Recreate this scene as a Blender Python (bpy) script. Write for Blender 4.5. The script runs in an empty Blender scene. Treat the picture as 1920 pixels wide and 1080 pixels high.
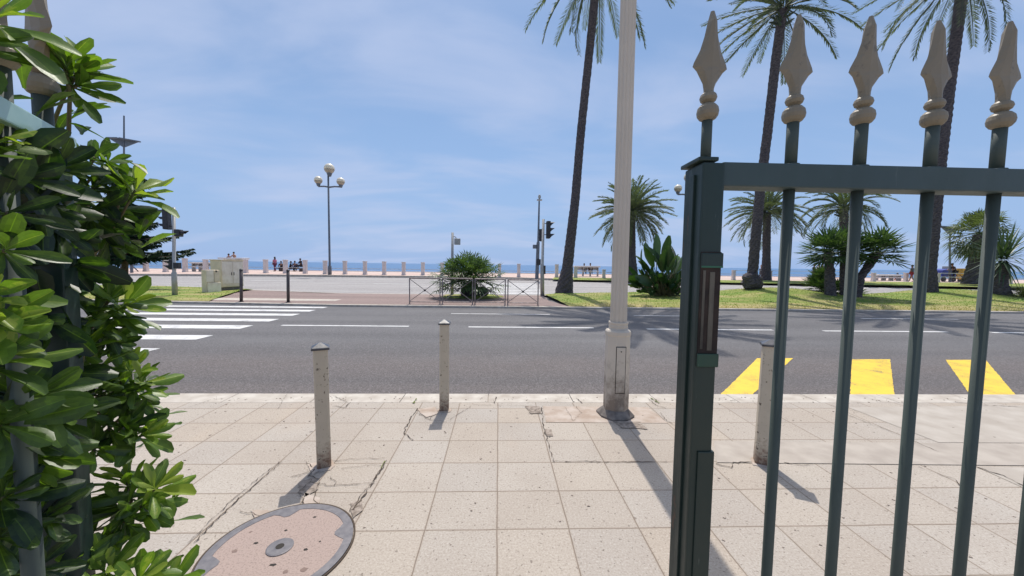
import bpy, bmesh, math, random
from mathutils import Vector, Matrix, noise
rnd = random.Random(7)
S = bpy.context.scene
COL = S.collection
R = math.radians
# ------------------------------------------------------------------ camera
F = 700.0; H = 1.55
yaw = R(2.06); pit = math.atan(43.4/F); rho = math.atan(.0137)
fwd = Vector((math.sin(yaw)*math.cos(pit), math.cos(yaw)*math.cos(pit), -math.sin(pit)))
r0 = Vector((math.cos(yaw), -math.sin(yaw), 0)); u0 = r0.cross(fwd)
RT = math.cos(rho)*r0 + math.sin(rho)*u0; UP = -math.sin(rho)*r0 + math.cos(rho)*u0
CAM = Vector((0, 0, H))
cd = bpy.data.cameras.new('camera'); cam = bpy.data.objects.new('camera', cd); COL.objects.link(cam)
cd.sensor_width = 36; cd.lens = 36*F/1920; cd.clip_start = .02; cd.clip_end = 60000
M3 = Matrix((RT, UP, -fwd)).transposed().to_4x4(); M3.translation = CAM
cam.matrix_world = M3; S.camera = cam
# ------------------------------------------------------------------ world, sun, exposure
SUN_EL = R(66); SUN_AZ = R(3)          # azimuth measured from +Y towards +X
w = bpy.data.worlds.new('World'); S.world = w; w.use_nodes = True
nt = w.node_tree; nt.nodes.clear()
N = nt.nodes.new; L = nt.links.new
wo = N('ShaderNodeOutputWorld'); bg = N('ShaderNodeBackground'); bg.inputs[1].default_value = .1
sk = N('ShaderNodeTexSky'); sk.sky_type = 'NISHITA'; sk.sun_disc = False
sk.sun_elevation = SUN_EL; sk.sun_rotation = SUN_AZ
sk.air_density = 1.25; sk.dust_density = .25; sk.ozone_density = 2.2
tc = N('ShaderNodeTexCoord'); sp = N('ShaderNodeSeparateXYZ'); L(tc.outputs['Generated'], sp.inputs[0])
mx = N('ShaderNodeMath'); mx.operation = 'MAXIMUM'; mx.inputs[1].default_value = .0; L(sp.outputs[2], mx.inputs[0])
ad = N('ShaderNodeMath'); ad.operation = 'ADD'; ad.inputs[1].default_value = .22; L(mx.outputs[0], ad.inputs[0])
dv = N('ShaderNodeVectorMath'); dv.operation = 'DIVIDE'; cb = N('ShaderNodeCombineXYZ')
for i in range(3): L(ad.outputs[0], cb.inputs[i])
L(tc.outputs['Generated'], dv.inputs[0]); L(cb.outputs[0], dv.inputs[1])
mp = N('ShaderNodeMapping'); mp.inputs['Scale'].default_value = (.62, 1.25, .45); mp.inputs['Rotation'].default_value = (0, 0, R(-14))
mp.inputs['Location'].default_value = (1.3, .4, 0)
L(dv.outputs[0], mp.inputs[0])
n1 = N('ShaderNodeTexNoise'); n1.inputs['Scale'].default_value = 1.6; n1.inputs['Detail'].default_value = 8; n1.inputs['Roughness'].default_value = .5; n1.inputs['Distortion'].default_value = .4
L(mp.outputs[0], n1.inputs[0])
cr = N('ShaderNodeValToRGB'); cr.color_ramp.elements[0].position = .40; cr.color_ramp.elements[1].position = .72
cr.color_ramp.elements[1].color = (.72, .72, .72, 1); cr.color_ramp.interpolation = 'EASE'
L(n1.outputs[0], cr.inputs[0])
mix = N('ShaderNodeMixRGB'); L(cr.outputs[0], mix.inputs[0]); L(sk.outputs[0], mix.inputs[1]); mix.inputs[2].default_value = (5.4, 6.0, 7.8, 1)
hs = N('ShaderNodeMixRGB'); hs.blend_type = 'MULTIPLY'; hs.inputs[0].default_value = 1; hs.inputs[2].default_value = (.93, .985, 1.04, 1)
hz = N('ShaderNodeValToRGB'); hz.color_ramp.elements[0].color = (.93, .93, .93, 1); hz.color_ramp.elements[1].position = .75; hz.color_ramp.elements[1].color = (.12, .12, .12, 1)
e_ = hz.color_ramp.elements.new(.16); e_.color = (.78, .78, .78, 1); e_ = hz.color_ramp.elements.new(.4); e_.color = (.42, .42, .42, 1); L(mx.outputs[0], hz.inputs[0])
hm = N('ShaderNodeMixRGB'); L(hz.outputs[0], hm.inputs[0]); L(sk.outputs[0], hm.inputs[1]); hm.inputs[2].default_value = (3.35, 4.75, 7.5, 1)
L(hm.outputs[0], mix.inputs[1]); L(mix.outputs[0], hs.inputs[1])
# warm glow lobe added round the sun to lift the shadows, mostly above frame
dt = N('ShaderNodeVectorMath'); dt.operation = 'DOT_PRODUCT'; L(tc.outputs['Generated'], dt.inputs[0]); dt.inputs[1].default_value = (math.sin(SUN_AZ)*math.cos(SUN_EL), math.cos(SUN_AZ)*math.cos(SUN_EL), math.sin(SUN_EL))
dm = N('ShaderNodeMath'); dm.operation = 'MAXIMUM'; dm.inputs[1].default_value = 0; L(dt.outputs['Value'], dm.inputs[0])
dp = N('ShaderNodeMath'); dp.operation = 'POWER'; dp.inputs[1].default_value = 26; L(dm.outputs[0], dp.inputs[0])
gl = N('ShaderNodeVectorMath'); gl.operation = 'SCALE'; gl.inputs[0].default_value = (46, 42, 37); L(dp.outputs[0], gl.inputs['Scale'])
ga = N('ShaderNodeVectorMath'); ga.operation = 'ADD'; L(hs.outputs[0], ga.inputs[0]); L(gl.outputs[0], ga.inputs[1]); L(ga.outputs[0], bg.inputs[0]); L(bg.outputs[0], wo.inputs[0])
sd = bpy.data.lights.new('sun', 'SUN'); sd.energy = 3.75; sd.angle = R(.5); sd.color = (1, .95, .88)
so = bpy.data.objects.new('sun', sd); COL.objects.link(so)
sdir = Vector((math.sin(SUN_AZ)*math.cos(SUN_EL), math.cos(SUN_AZ)*math.cos(SUN_EL), math.sin(SUN_EL)))
so.rotation_euler = sdir.to_track_quat('Z', 'Y').to_euler(); so.location = (0, 0, 30)
S.view_settings.view_transform = 'Standard'; S.view_settings.look = 'None'
S.view_settings.exposure = 0.06; S.view_settings.gamma = 1
S.render.engine = 'CYCLES'

# ------------------------------------------------------------------ placing helpers
def ray(x, y): return fwd + RT*((x-960)/F) - UP*((y-540)/F)
def G(x, y, z=0.0):
    d = ray(x, y); return CAM + d*((z-H)/d.z)
def A(x, y, Y):
    d = ray(x, y); return CAM + d*(Y/d.y)
def ss(a, b, t):
    t = max(0, min(1, (t-a)/(b-a))); return t*t*(3-2*t)
RZ = -.1                                   # carriageway level
def z_road2(Y): return RZ + .2*max(0, min(1, (Y-22)/14))
def z_prom(Y): return .22 + .16*max(0, min(1, (Y-32)/16))
def Gf(x, y, zf):
    p = G(x, y, 0)
    for _ in range(30): p = G(x, y, zf(p.y))
    return p
# ------------------------------------------------------------------ mesh builder
class MB:
    def __init__(s): s.v = []; s.f = []; s.c = []
    def add(s, vs, fs):
        o = len(s.v); s.v += [Vector(v) for v in vs]; s.f += [tuple(i+o for i in f) for f in fs]
        return s
    def box(s, c, d, rz=0, rot=None):
        m = rot if rot else Matrix.Rotation(rz, 3, 'Z'); c = Vector(c)
        vs = [c + m @ Vector((x*d[0]/2, y*d[1]/2, z*d[2]/2)) for x in (-1, 1) for y in (-1, 1) for z in (-1, 1)]
        return s.add(vs, [(0,1,3,2), (4,6,7,5), (0,4,5,1), (2,3,7,6), (0,2,6,4), (1,5,7,3)])
    def bbox(s, c, d, rz=0, b=.01, rot=None):     # box with chamfered edges
        bm = bmesh.new(); bmesh.ops.create_cube(bm, size=1)
        for v in bm.verts: v.co = Vector((v.co.x*d[0], v.co.y*d[1], v.co.z*d[2]))
        bmesh.ops.bevel(bm, geom=bm.edges[:], offset=b, segments=2, affect='EDGES', profile=.6)
        m = rot if rot else Matrix.Rotation(rz, 3, 'Z'); c = Vector(c)
        bm.verts.index_update()
        s.add([c + m @ v.co for v in bm.verts], [[v.index for v in f.verts] for f in bm.faces]); bm.free(); return s
    def tube(s, pts, rad, n=8, cap=True, flat=None):
        pts = [Vector(p) for p in pts]; k = len(pts)
        if not hasattr(rad, '__len__'): rad = [rad]*k
        t0 = (pts[1]-pts[0]).normalized()
        ref = Vector((0, 0, 1)) if abs(t0.z) < .9 else Vector((0, 1, 0))
        o = len(s.v); a = t0.cross(ref).normalized()
        for i, p in enumerate(pts):
            t = (pts[min(i+1, k-1)] - pts[max(i-1, 0)]).normalized()
            a = (a - t*a.dot(t)).normalized(); b = t.cross(a)
            for j in range(n):
                g = 2*math.pi*j/n
                s.v.append(p + (a*math.cos(g) + b*math.sin(g))*rad[i])
        for i in range(k-1):
            for j in range(n):
                q = (j+1) % n
                s.f.append((o+i*n+j, o+i*n+q, o+(i+1)*n+q, o+(i+1)*n+j))
        if cap:
            s.f.append(tuple(o+j for j in range(n))[::-1]); s.f.append(tuple(o+(k-1)*n+j for j in range(n)))
        return s
    def lathe(s, prof, c=(0, 0, 0), n=20, rz=0, sx=1, sy=1, fl=None):   # prof: (radius, z)
        c = Vector(c); o = len(s.v)
        for r, z in prof:
            for j in range(n):
                g = 2*math.pi*j/n + rz; rr = r*(fl(j) if fl else 1)
                s.v.append(c + Vector((math.cos(g)*rr*sx, math.sin(g)*rr*sy, z)))
        for i in range(len(prof)-1):
            for j in range(n):
                q = (j+1) % n; s.f.append((o+i*n+j, o+i*n+q, o+(i+1)*n+q, o+(i+1)*n+j))
        s.f.append(tuple(o+j for j in range(n))[::-1]); s.f.append(tuple(o+(len(prof)-1)*n+j for j in range(n)))
        return s
    def ell(s, c, r, n=12, m=8, rot=None):
        c = Vector(c); rot = rot or Matrix.Identity(3); o = len(s.v)
        for i in range(m+1):
            th = math.pi*(.001 + .998*i/m)
            for j in range(n):
                g = 2*math.pi*j/n
                s.v.append(c + rot @ Vector((r[0]*math.sin(th)*math.cos(g), r[1]*math.sin(th)*math.sin(g), -r[2]*math.cos(th))))
        for i in range(m):
            for j in range(n):
                q = (j+1) % n; s.f.append((o+i*n+j, o+i*n+q, o+(i+1)*n+q, o+(i+1)*n+j))
        s.f.append(tuple(o+j for j in range(n))[::-1]); s.f.append(tuple(o+m*n+j for j in range(n)))
        return s
    def prism(s, pts, h):       # polygon (list of Vector at base) extruded by vector h
        n = len(pts); h = Vector(h); o = len(s.v)
        s.v += [Vector(p) for p in pts] + [Vector(p)+h for p in pts]
        s.f.append(tuple(o+i for i in range(n))[::-1]); s.f.append(tuple(o+n+i for i in range(n)))
        for i in range(n):
            q = (i+1) % n; s.f.append((o+i, o+q, o+n+q, o+n+i))
        return s
    def build(s, name, mat, parent=None, org=None, smooth=False, tint=None):
        if parent: org = Vector(parent['_o'])
        elif org is None: org = Vector((0, 0, 0))
        org = Vector(org); me = bpy.data.meshes.new(name)
        me.from_pydata([v-org for v in s.v], [], s.f)
        me.materials.append(mat)
        if smooth:
            me.polygons.foreach_set('use_smooth', [True]*len(me.polygons))
        if s.c:
            at = me.attributes.new('tint', 'FLOAT', 'FACE'); at.data.foreach_set('value', s.c)
        me.validate(); me.update()
        o = bpy.data.objects.new(name, me); COL.objects.link(o)
        if parent: o.parent = parent; o['_o'] = tuple(org)
        else: o.location = org; o['_o'] = tuple(org)
        return o
def tag(o, label=None, cat=None, group=None, kind=None):
    if label: o['label'] = label
    if cat: o['category'] = cat
    if group: o['group'] = group
    if kind: o['kind'] = kind
    return o
def thing(name, loc, label, cat, group=None):
    o = bpy.data.objects.new(name, None); COL.objects.link(o); o.location = loc; o['_o'] = tuple(loc); o.empty_display_size = .2
    return tag(o, label, cat, group)
def copy_tree(o, parent=None):
    c = o.copy(); COL.objects.link(c)
    if parent: c.parent = parent
    for ch in list(o.children): copy_tree(ch, c)
    return c
def face_y(yw): return Matrix.Rotation(yw, 3, 'Z')

# ------------------------------------------------------------------ materials
def mat(name, col, rough=.6, metal=0, spec=.5):
    m = bpy.data.materials.new(name); m.use_nodes = True
    p = m.node_tree.nodes['Principled BSDF']
    p.inputs['Base Color'].default_value = (*col, 1); p.inputs['Roughness'].default_value = rough
    p.inputs['Metallic'].default_value = metal; p.inputs['Specular IOR Level'].default_value = spec
    return m
class NT:
    def __init__(s, m): s.t = m.node_tree; s.p = s.t.nodes['Principled BSDF']
    def n(s, ty, **k):
        o = s.t.nodes.new(ty)
        for a, b in k.items():
            if a.startswith('i_'):
                key = a[2:]; key = int(key) if key.isdigit() else key.replace('_', ' ')
                o.inputs[key].default_value = b
            else: setattr(o, a, b)
        return o
    def l(s, a, b): s.t.links.new(a, b)
    def coords(s, scale=(1, 1, 1), obj=False):
        if obj: c = s.n('ShaderNodeTexCoord').outputs['Object']
        else: c = s.n('ShaderNodeNewGeometry').outputs['Position']
        m = s.n('ShaderNodeMapping'); m.inputs['Scale'].default_value = scale; s.l(c, m.inputs[0]); return m.outputs[0]
    def noise(s, scale, detail=4, rough=.55, v=None, dist=0):
        o = s.n('ShaderNodeTexNoise'); o.inputs['Scale'].default_value = scale; o.inputs['Detail'].default_value = detail
        o.inputs['Roughness'].default_value = rough; o.inputs['Distortion'].default_value = dist
        s.l(v if v else s.coords(), o.inputs[0]); return o.outputs[0]
    def ramp(s, fac, stops, interp='LINEAR'):
        o = s.n('ShaderNodeValToRGB'); o.color_ramp.interpolation = interp; e = o.color_ramp.elements
        for i, (p, c) in enumerate(stops):
            el = e[i] if i < 2 else e.new(p)
            el.position = p; el.color = (*c, 1) if hasattr(c, '__len__') else (c, c, c, 1)
        s.l(fac, o.inputs[0]); return o.outputs[0]
    def mix(s, f, a, b, mode='MIX'):
        o = s.n('ShaderNodeMixRGB', blend_type=mode)
        for i, x in enumerate((f, a, b)):
            if isinstance(x, (int, float)): o.inputs[i].default_value = x if i == 0 else (x, x, x, 1)
            elif isinstance(x, tuple): o.inputs[i].default_value = (*x, 1)
            else: s.l(x, o.inputs[i])
        return o.outputs[0]
    def m(s, op, a, b=0.0, c=0.0):
        o = s.n('ShaderNodeMath', operation=op)
        for i, x in enumerate((a, b, c)):
            if isinstance(x, (int, float)): o.inputs[i].default_value = x
            else: s.l(x, o.inputs[i])
        return o.outputs[0]
    def col(s, x): s.l(x, s.p.inputs['Base Color'])
    def bump(s, h, st=.3, d=.01):
        o = s.n('ShaderNodeBump'); o.inputs['Strength'].default_value = st; o.inputs['Distance'].default_value = d
        s.l(h, o.inputs['Height']); s.l(o.outputs[0], s.p.inputs['Normal'])
def noisy(name, c1, c2, scale=8, rough=.6, metal=0, st=.2, d=.005, lo=.35, hi=.65, detail=5, spec=.5, obj=False, mscale=(1, 1, 1), c3=None):
    m = mat(name, c1, rough, metal, spec); n = NT(m); f = n.noise(scale, detail, v=n.coords(mscale, obj))
    st_ = [(lo, c1), (hi, c2)] + ([(min(.98, hi+.1), c3)] if c3 else [])
    n.col(n.ramp(f, st_)); n.bump(f, st, d); return m
def m_worn(name, base, under, scale=9, thr=.62, rough=.45, obj=True, low=None, lowc=(.12, .05, .025), lowh=.1):
    """painted metal with chips; rust/dirt with its own shape near the foot"""
    m = mat(name, base, rough); n = NT(m); c = n.coords(obj=obj)
    a = n.noise(scale, 8, .7, c); b = n.noise(scale*.3, 3, .5, c)
    cc = n.mix(n.ramp(b, [(.35, 0), (.7, .35)]), base, tuple(x*.72 for x in base))
    cc = n.mix(n.ramp(a, [(thr, 0), (thr+.035, 1)]), cc, under)
    if low is not None:
        s = n.n('ShaderNodeSeparateXYZ'); n.l(n.n('ShaderNodeTexCoord').outputs['Object'], s.inputs[0])
        k = n.m('ADD', s.outputs[2], n.m('MULTIPLY', n.m('SUBTRACT', a, .5), .35*lowh/.1))
        cc = n.mix(n.ramp(k, [(low, .9), (low+lowh, 0)]), cc, lowc)
    n.col(cc); n.bump(a, .15, .002); return m

# pavement: slabs with joints, speckle, gum spots, stains
JX, JY = .4215, .3705
def m_paving(name, x0, y0, jx=JX, jy=JY, base=(.42, .375, .322), jcol=(.17, .13, .095), jw=.0032, spread=.06):
    m = mat(name, base, .82, 0, .3); n = NT(m)
    g = n.n('ShaderNodeNewGeometry').outputs['Position']
    wob = n.n('ShaderNodeTexNoise'); wob.inputs['Scale'].default_value = 3; wob.inputs['Detail'].default_value = 6; n.l(g, wob.inputs[0])
    sub = n.n('ShaderNodeVectorMath', operation='SUBTRACT'); n.l(wob.outputs['Color'], sub.inputs[0]); sub.inputs[1].default_value = (.5, .5, .5)
    sc = n.n('ShaderNodeVectorMath', operation='SCALE'); n.l(sub.outputs[0], sc.inputs[0]); sc.inputs['Scale'].default_value = .012
    av = n.n('ShaderNodeVectorMath', operation='ADD'); n.l(g, av.inputs[0]); n.l(sc.outputs[0], av.inputs[1])
    s = n.n('ShaderNodeSeparateXYZ'); n.l(av.outputs[0], s.inputs[0])
    u = n.m('DIVIDE', n.m('SUBTRACT', s.outputs[0], x0), jx); v = n.m('DIVIDE', n.m('SUBTRACT', s.outputs[1], y0), jy)
    def dist(t, j):
        fr = n.m('FRACT', t); return n.m('MULTIPLY', n.m('MINIMUM', fr, n.m('SUBTRACT', 1.0, fr)), j)
    d = n.m('MINIMUM', dist(u, jx), dist(v, jy))
    jn = n.noise(5, 3, .6, g); wj = n.m('MULTIPLY', n.m('ADD', .35, jn), jw*1.2)
    line = n.m('LESS_THAN', d, wj)
    soft = n.ramp(d, [(0, .45), (.012, 0)])
    cell = n.n('ShaderNodeCombineXYZ'); n.l(n.m('FLOOR', u), cell.inputs[0]); n.l(n.m('FLOOR', v), cell.inputs[1])
    wn = n.n('ShaderNodeTexWhiteNoise', noise_dimensions='2D'); n.l(cell.outputs[0], wn.inputs[0])
    vs = n.n('ShaderNodeSeparateXYZ'); n.l(wn.outputs['Color'], vs.inputs[0])
    cc = n.mix(n.m('MULTIPLY', vs.outputs[0], .75), base, (base[0]*.95, base[1]*.88, base[2]*.80))
    cc = n.mix(n.m('MULTIPLY', vs.outputs[1], .6), cc, (base[0]*.84, base[1]*.85, base[2]*.88))
    big = n.noise(1.1, 6, .62, g)
    cc = n.mix(n.ramp(big, [(.42, .0), (.72, .5)]), cc, (base[0]*.72, base[1]*.66, base[2]*.62))
    fine = n.noise(85, 3, .8, g)
    cc = n.mix(n.ramp(fine, [(.36, .6), (.49, 0)]), cc, (.24, .2, .16))
    cc = n.mix(n.ramp(fine, [(.56, 0), (.7, .5)]), cc, (.62, .57, .5))
    sp2 = n.noise(46, 2, .5, g); cc = n.mix(n.ramp(sp2, [(.655, 0), (.68, .7)]), cc, (.14, .11, .09))
    # gum and grease spots
    vo = n.n('ShaderNodeTexVoronoi'); vo.inputs['Scale'].default_value = 4.2; vo.inputs['Randomness'].default_value = 1; n.l(av.outputs[0], vo.inputs[0])
    rr = n.n('ShaderNodeSeparateXYZ'); n.l(vo.outputs['Color'], rr.inputs[0])
    spot = n.m('LESS_THAN', vo.outputs['Distance'], n.m('MULTIPLY', n.m('MAXIMUM', n.m('SUBTRACT', rr.outputs[0], .55), 0.0), .22))
    cc = n.mix(n.m('MULTIPLY', spot, .65), cc, (.13, .11, .10))
    st2 = n.noise(.9, 3, .5, n.coords((1.3, .5, 1))); cc = n.mix(n.ramp(st2, [(.6, 0), (.74, .14)]), cc, (.5, .35, .22))
    cc = n.mix(soft, cc, (.28, .22, .17)); cc = n.mix(n.m('MULTIPLY', line, .82), cc, jcol)
    n.col(cc)
    hgt = n.m('SUBTRACT', n.m('MULTIPLY', fine, .15), line); n.bump(hgt, .5, .003)
    return m
O = G(932, 993)     # a joint corner read off the photograph
M = {}
M['paving'] = m_paving('slab paving', O.x, O.y)
def m_asphalt(name, a, b, coarse=55, near=None):
    m = mat(name, a, .85, 0, .35); n = NT(m); g = n.coords()
    f = n.noise(coarse, 3, .8, g); big = n.noise(.35, 5, .6, n.coords((.35, 1, 1)))
    base = n.mix(n.ramp(big, [(.35, 0), (.65, 1)]), a, b)
    if near:
        s = n.n('ShaderNodeSeparateXYZ'); n.l(g, s.inputs[0])
        k = n.m('ADD', s.outputs[1], n.m('MULTIPLY', n.noise(1.2, 4, .6, g), 1.6))
        base = n.mix(n.ramp(n.m('DIVIDE', k, 20.0), [(.34, 1), (.44, 0)]), base, near)
    lane = n.noise(.9, 3, .5, n.coords((.02, 1, 0))); base = n.mix(n.ramp(lane, [(.4, 0), (.62, .5)]), base, tuple(x*.7 for x in a))
    oil = n.noise(1.3, 7, .7, n.coords((.5, 1, 0))); base = n.mix(n.ramp(oil, [(.6, 0), (.72, .4)]), base, tuple(x*.5 for x in a))
    cc = n.mix(n.ramp(f, [(.3, .9), (.5, 0)]), base, tuple(x*.25 for x in a))
    cc = n.mix(n.ramp(f, [(.55, 0), (.72, .9)]), cc, tuple(min(1, x*2.3) for x in a))
    n.col(cc); n.bump(f, .7, .006); return m
M['asphalt'] = m_asphalt('asphalt', (.125, .120, .122), (.165, .16, .16), near=(.132, .114, .108))
M['asphalt2'] = m_asphalt('pale asphalt', (.31, .29, .28), (.38, .36, .345), 30)
M['redtarmac'] = m_asphalt('red tarmac', (.24, .175, .155), (.29, .215, .19), 40)
M['prom'] = noisy('promenade surface', (.47, .32, .27), (.56, .46, .40), .8, .9, mscale=(.2, 1, 1))
M['concrete'] = noisy('pale concrete', (.50, .46, .41), (.38, .34, .30), 6, .85, st=.3, lo=.4, hi=.75)
M['kerb'] = noisy('kerb stone', (.52, .475, .41), (.38, .33, .275), 5, .85, st=.3)
M['patch'] = noisy('smooth concrete patch', (.43, .385, .33), (.35, .305, .255), 4, .85, st=.3, detail=12)
M['patch2'] = noisy('grey concrete band', (.33, .285, .24), (.41, .36, .305), 5, .85, st=.3, detail=12)
M['dirt'] = noisy('ground in dirt', (.17, .135, .105), (.36, .3, .25), 30, .95, st=.4, detail=8)
M['patch3'] = noisy('brown mortar', (.33, .25, .19), (.46, .39, .33), 6, .9, st=.4, detail=8)
def m_paint(name, c, under):
    m = mat(name, c, .6); n = NT(m); g = n.coords(); f = n.noise(60, 5, .75, g); b = n.noise(3, 5, .7, g)
    cc = n.mix(n.ramp(b, [(.35, 0), (.75, .5)]), c, tuple(x*.7 for x in c))
    k = n.m('ADD', n.m('MULTIPLY', f, .6), n.m('MULTIPLY', b, .5))
    cc = n.mix(n.ramp(k, [(.59, 0), (.66, .85)]), cc, under); n.col(cc); n.bump(f, .4, .003); return m
M['white_line'] = m_paint('white road paint', (.66, .65, .63), (.2, .19, .19))
M['yellow_line'] = m_paint('yellow road paint', (.78, .52, .04), (.25, .19, .08))
M['crack'] = mat('crack dirt', (.07, .05, .035), .95)
M['weed'] = mat('small weeds', (.12, .14, .03), .9)
M['sea'] = mat('sea water', (.035, .10, .2), .35, 0, .25)
n = NT(M['sea']); g = n.coords((.02, .25, 1)); f = n.noise(1.0, 6, .6, g)
n.col(n.ramp(f, [(.3, (.045, .125, .26)), (.7, (.075, .17, .32))])); n.bump(n.noise(1, 5, .6, n.coords((.4, 2, 1))), .5, .3)
M['beach'] = noisy('pale pebble beach', (.62, .58, .55), (.48, .45, .43), .8, .9)
# greens
def m_leaf(name, dark, light, trans=.35, rough=.35, spec=.5, tscale=1.0):
    m = bpy.data.materials.new(name); m.use_nodes = True; t = m.node_tree; n = NT(m)
    at = n.n('ShaderNodeAttribute', attribute_name='tint')
    nz = n.noise(14, 3, .5)
    nz2 = n.noise(110, 3, .7)
    k = n.m('ADD', at.outputs['Fac'], n.m('ADD', n.m('MULTIPLY', n.m('SUBTRACT', nz, .5), .5), n.m('MULTIPLY', n.m('SUBTRACT', nz2, .5), .35)))
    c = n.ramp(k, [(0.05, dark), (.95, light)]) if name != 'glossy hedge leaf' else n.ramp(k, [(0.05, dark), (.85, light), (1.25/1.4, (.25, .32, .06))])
    if name == 'glossy hedge leaf': n.bump(nz2, .12, .002)
    n.col(c); n.p.inputs['Roughness'].default_value = rough; n.p.inputs['Specular IOR Level'].default_value = spec
    tr = n.n('ShaderNodeBsdfTranslucent'); n.l(n.mix(1.0, c, (tscale*1.1, tscale*1.25, tscale*.35), 'MULTIPLY'), tr.inputs[0])
    ms = n.n('ShaderNodeMixShader'); ms.inputs[0].default_value = trans
    n.l(n.p.outputs[0], ms.inputs[1]); n.l(tr.outputs[0], ms.inputs[2])
    n.l(ms.outputs[0], t.nodes['Material Output'].inputs[0]); return m
M['hedge'] = m_leaf('glossy hedge leaf', (.012, .030, .014), (.145, .245, .032), .42, .4, .5, 1.25)
M['palm'] = m_leaf('date palm leaflet', (.06, .085, .06), (.2, .235, .15), .3, .6, .4)
M['fan'] = m_leaf('fan palm leaf', (.025, .06, .025), (.15, .22, .085), .3, .45, .4)
M['fan_dry'] = m_leaf('drier fan palm leaf', (.05, .08, .035), (.2, .235, .12), .3, .5, .4)
M['paddle'] = m_leaf('paddle leaf', (.014, .04, .016), (.08, .15, .05), .22, .35, .5, 1.1)
M['pine'] = m_leaf('dark conifer needles', (.015, .04, .022), (.05, .09, .045), .1, .6, .3)
M['sword'] = m_leaf('sword leaf', (.03, .06, .035), (.1, .15, .08), .2, .4, .5)
M['drygrass'] = m_leaf('arching pale grass', (.14, .15, .05), (.32, .3, .13), .3, .6, .3)
M['grass'] = m_leaf('lawn', (.14, .26, .03), (.42, .36, .13), .3, .8, .2)
m_ = mat('lawn soil', (.1, .14, .03), .95); n = NT(m_); a = n.noise(1.0, 5, .6, n.coords((.5, 1, 1))); b = n.noise(30, 4, .7)
sp_ = n.n('ShaderNodeSeparateXYZ'); n.l(n.coords(), sp_.inputs[0])
k = n.m('ADD', a, n.m('MULTIPLY', n.m('MAXIMUM', n.m('SUBTRACT', 16.4, sp_.outputs[1]), 0.0), .11))
cc = n.ramp(k, [(.34, (.15, .25, .03)), (.50, (.25, .29, .055)), (.68, (.46, .37, .16))]); n.col(n.mix(n.ramp(b, [(.35, .6), (.6, 0)]), cc, (.05, .08, .015))); n.bump(b, .8, .03)
M['soil'] = m_
M['trunk'] = noisy('dark palm bark', (.042, .038, .044), (.115, .098, .10), 9, .95, st=.9, d=.03, obj=False, mscale=(1, 1, 2.2))
M['bark'] = noisy('tree bark', (.05, .035, .028), (.11, .08, .06), 14, .95, st=.8, d=.02)
M['stem'] = noisy('green brown stem', (.12, .12, .045), (.10, .075, .045), 30, .8)
# metals etc
def m_green(name, base, base2, rough=.42):
    m = mat(name, base, rough, 0, .5); n = NT(m); c = n.coords((1, 1, .35)); a = n.noise(14, 8, .7, c); b = n.noise(4, 4, .6, c)
    cc = n.mix(n.ramp(b, [(.35, 0), (.7, 1)]), base, base2)
    cc = n.mix(n.ramp(a, [(.66, 0), (.69, .75)]), cc, (.10, .05, .03)); a2 = n.noise(60, 5, .8, n.coords((1, 1, .12))); cc = n.mix(n.ramp(a2, [(.62, 0), (.7, .35)]), cc, (.16, .19, .17))
    n.col(cc); n.bump(a, .12, .0015); n.l(n.ramp(a, [(.3, rough-.08), (.7, rough+.2)]), n.p.inputs['Roughness']); return m
M['gate'] = m_green('dark green gate paint', (.007, .024, .020), (.014, .030, .023))
M['gate_rail'] = m_green('rail green paint', (.036, .062, .064), (.044, .070, .068), .5)
M['gate_bar'] = m_green('grey green bar paint', (.062, .080, .066), (.045, .062, .052), .6)
M['gate_fresh2'] = m_green('mid green paint', (.015, .06, .034), (.02, .05, .035), .5)
M['gate_fresh'] = m_green('brighter green paint', (.02, .12, .06), (.02, .10, .05))
M['rustslot'] = noisy('rusty lock slot', (.016, .010, .008), (.045, .028, .02), 25, .85, lo=.4, hi=.7)
M['slotpale'] = noisy('bare grey metal', (.02, .017, .012), (.12, .105, .08), 40, .7, mscale=(1, 1, .3))
M['gold'] = m_worn('worn gilt paint', (.225, .185, .125), (.15, .125, .09), 34, .60, .5, lowh=.1)
M['palegreen'] = noisy('green rail with painted sky sheen', (.27, .42, .38), (.36, .50, .46), 10, .3)  # pale base stands in for sky reflected off the green paint
M['bollard'] = m_worn('chipped cream bollard paint', (.52, .445, .335), (.07, .045, .03), 24, .60, .55, low=.0, lowc=(.13, .06, .035), lowh=.2)
M['cap'] = noisy('black bollard cap', (.025, .025, .028), (.09, .09, .1), 20, .35)
M['column'] = m_worn('weathered cream column', (.56, .49, .40), (.13, .1, .08), 7, .70, .5, low=.05, lowc=(.16, .12, .09), lowh=.5)
M['column_foot'] = noisy('dirty grey mortar foot', (.10, .085, .075), (.22, .19, .165), 12, .9, st=.6)
M['dirt2'] = mat('brown stain', (.2, .14, .115), .9)
M['slot'] = mat('dark gap', (.03, .025, .02), .9)
M['iron'] = noisy('worn cast iron', (.12, .115, .125), (.175, .165, .17), 30, .6, metal=.3, st=.3)
M['manfill'] = noisy('pinkish aggregate infill', (.35, .265, .225), (.2, .15, .125), 110, .85, st=.6, d=.004, lo=.5, hi=.74, detail=3, c3=(.5, .42, .36))
M['black'] = noisy('black plastic', (.014, .014, .018), (.03, .03, .035), 10, .5)
M['darkmetal'] = noisy('dark brown metal', (.055, .045, .045), (.08, .07, .07), 10, .5, metal=.2)
M['greymetal'] = noisy('galvanised grey', (.34, .33, .31), (.42, .41, .39), 8, .5, metal=.3)
M['slategrey'] = noisy('slate blue grey pole', (.10, .115, .14), (.14, .155, .18), 5, .5)
M['barrier'] = noisy('worn brown grey barrier', (.16, .12, .11), (.30, .26, .25), 10, .5, metal=.3)
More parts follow.
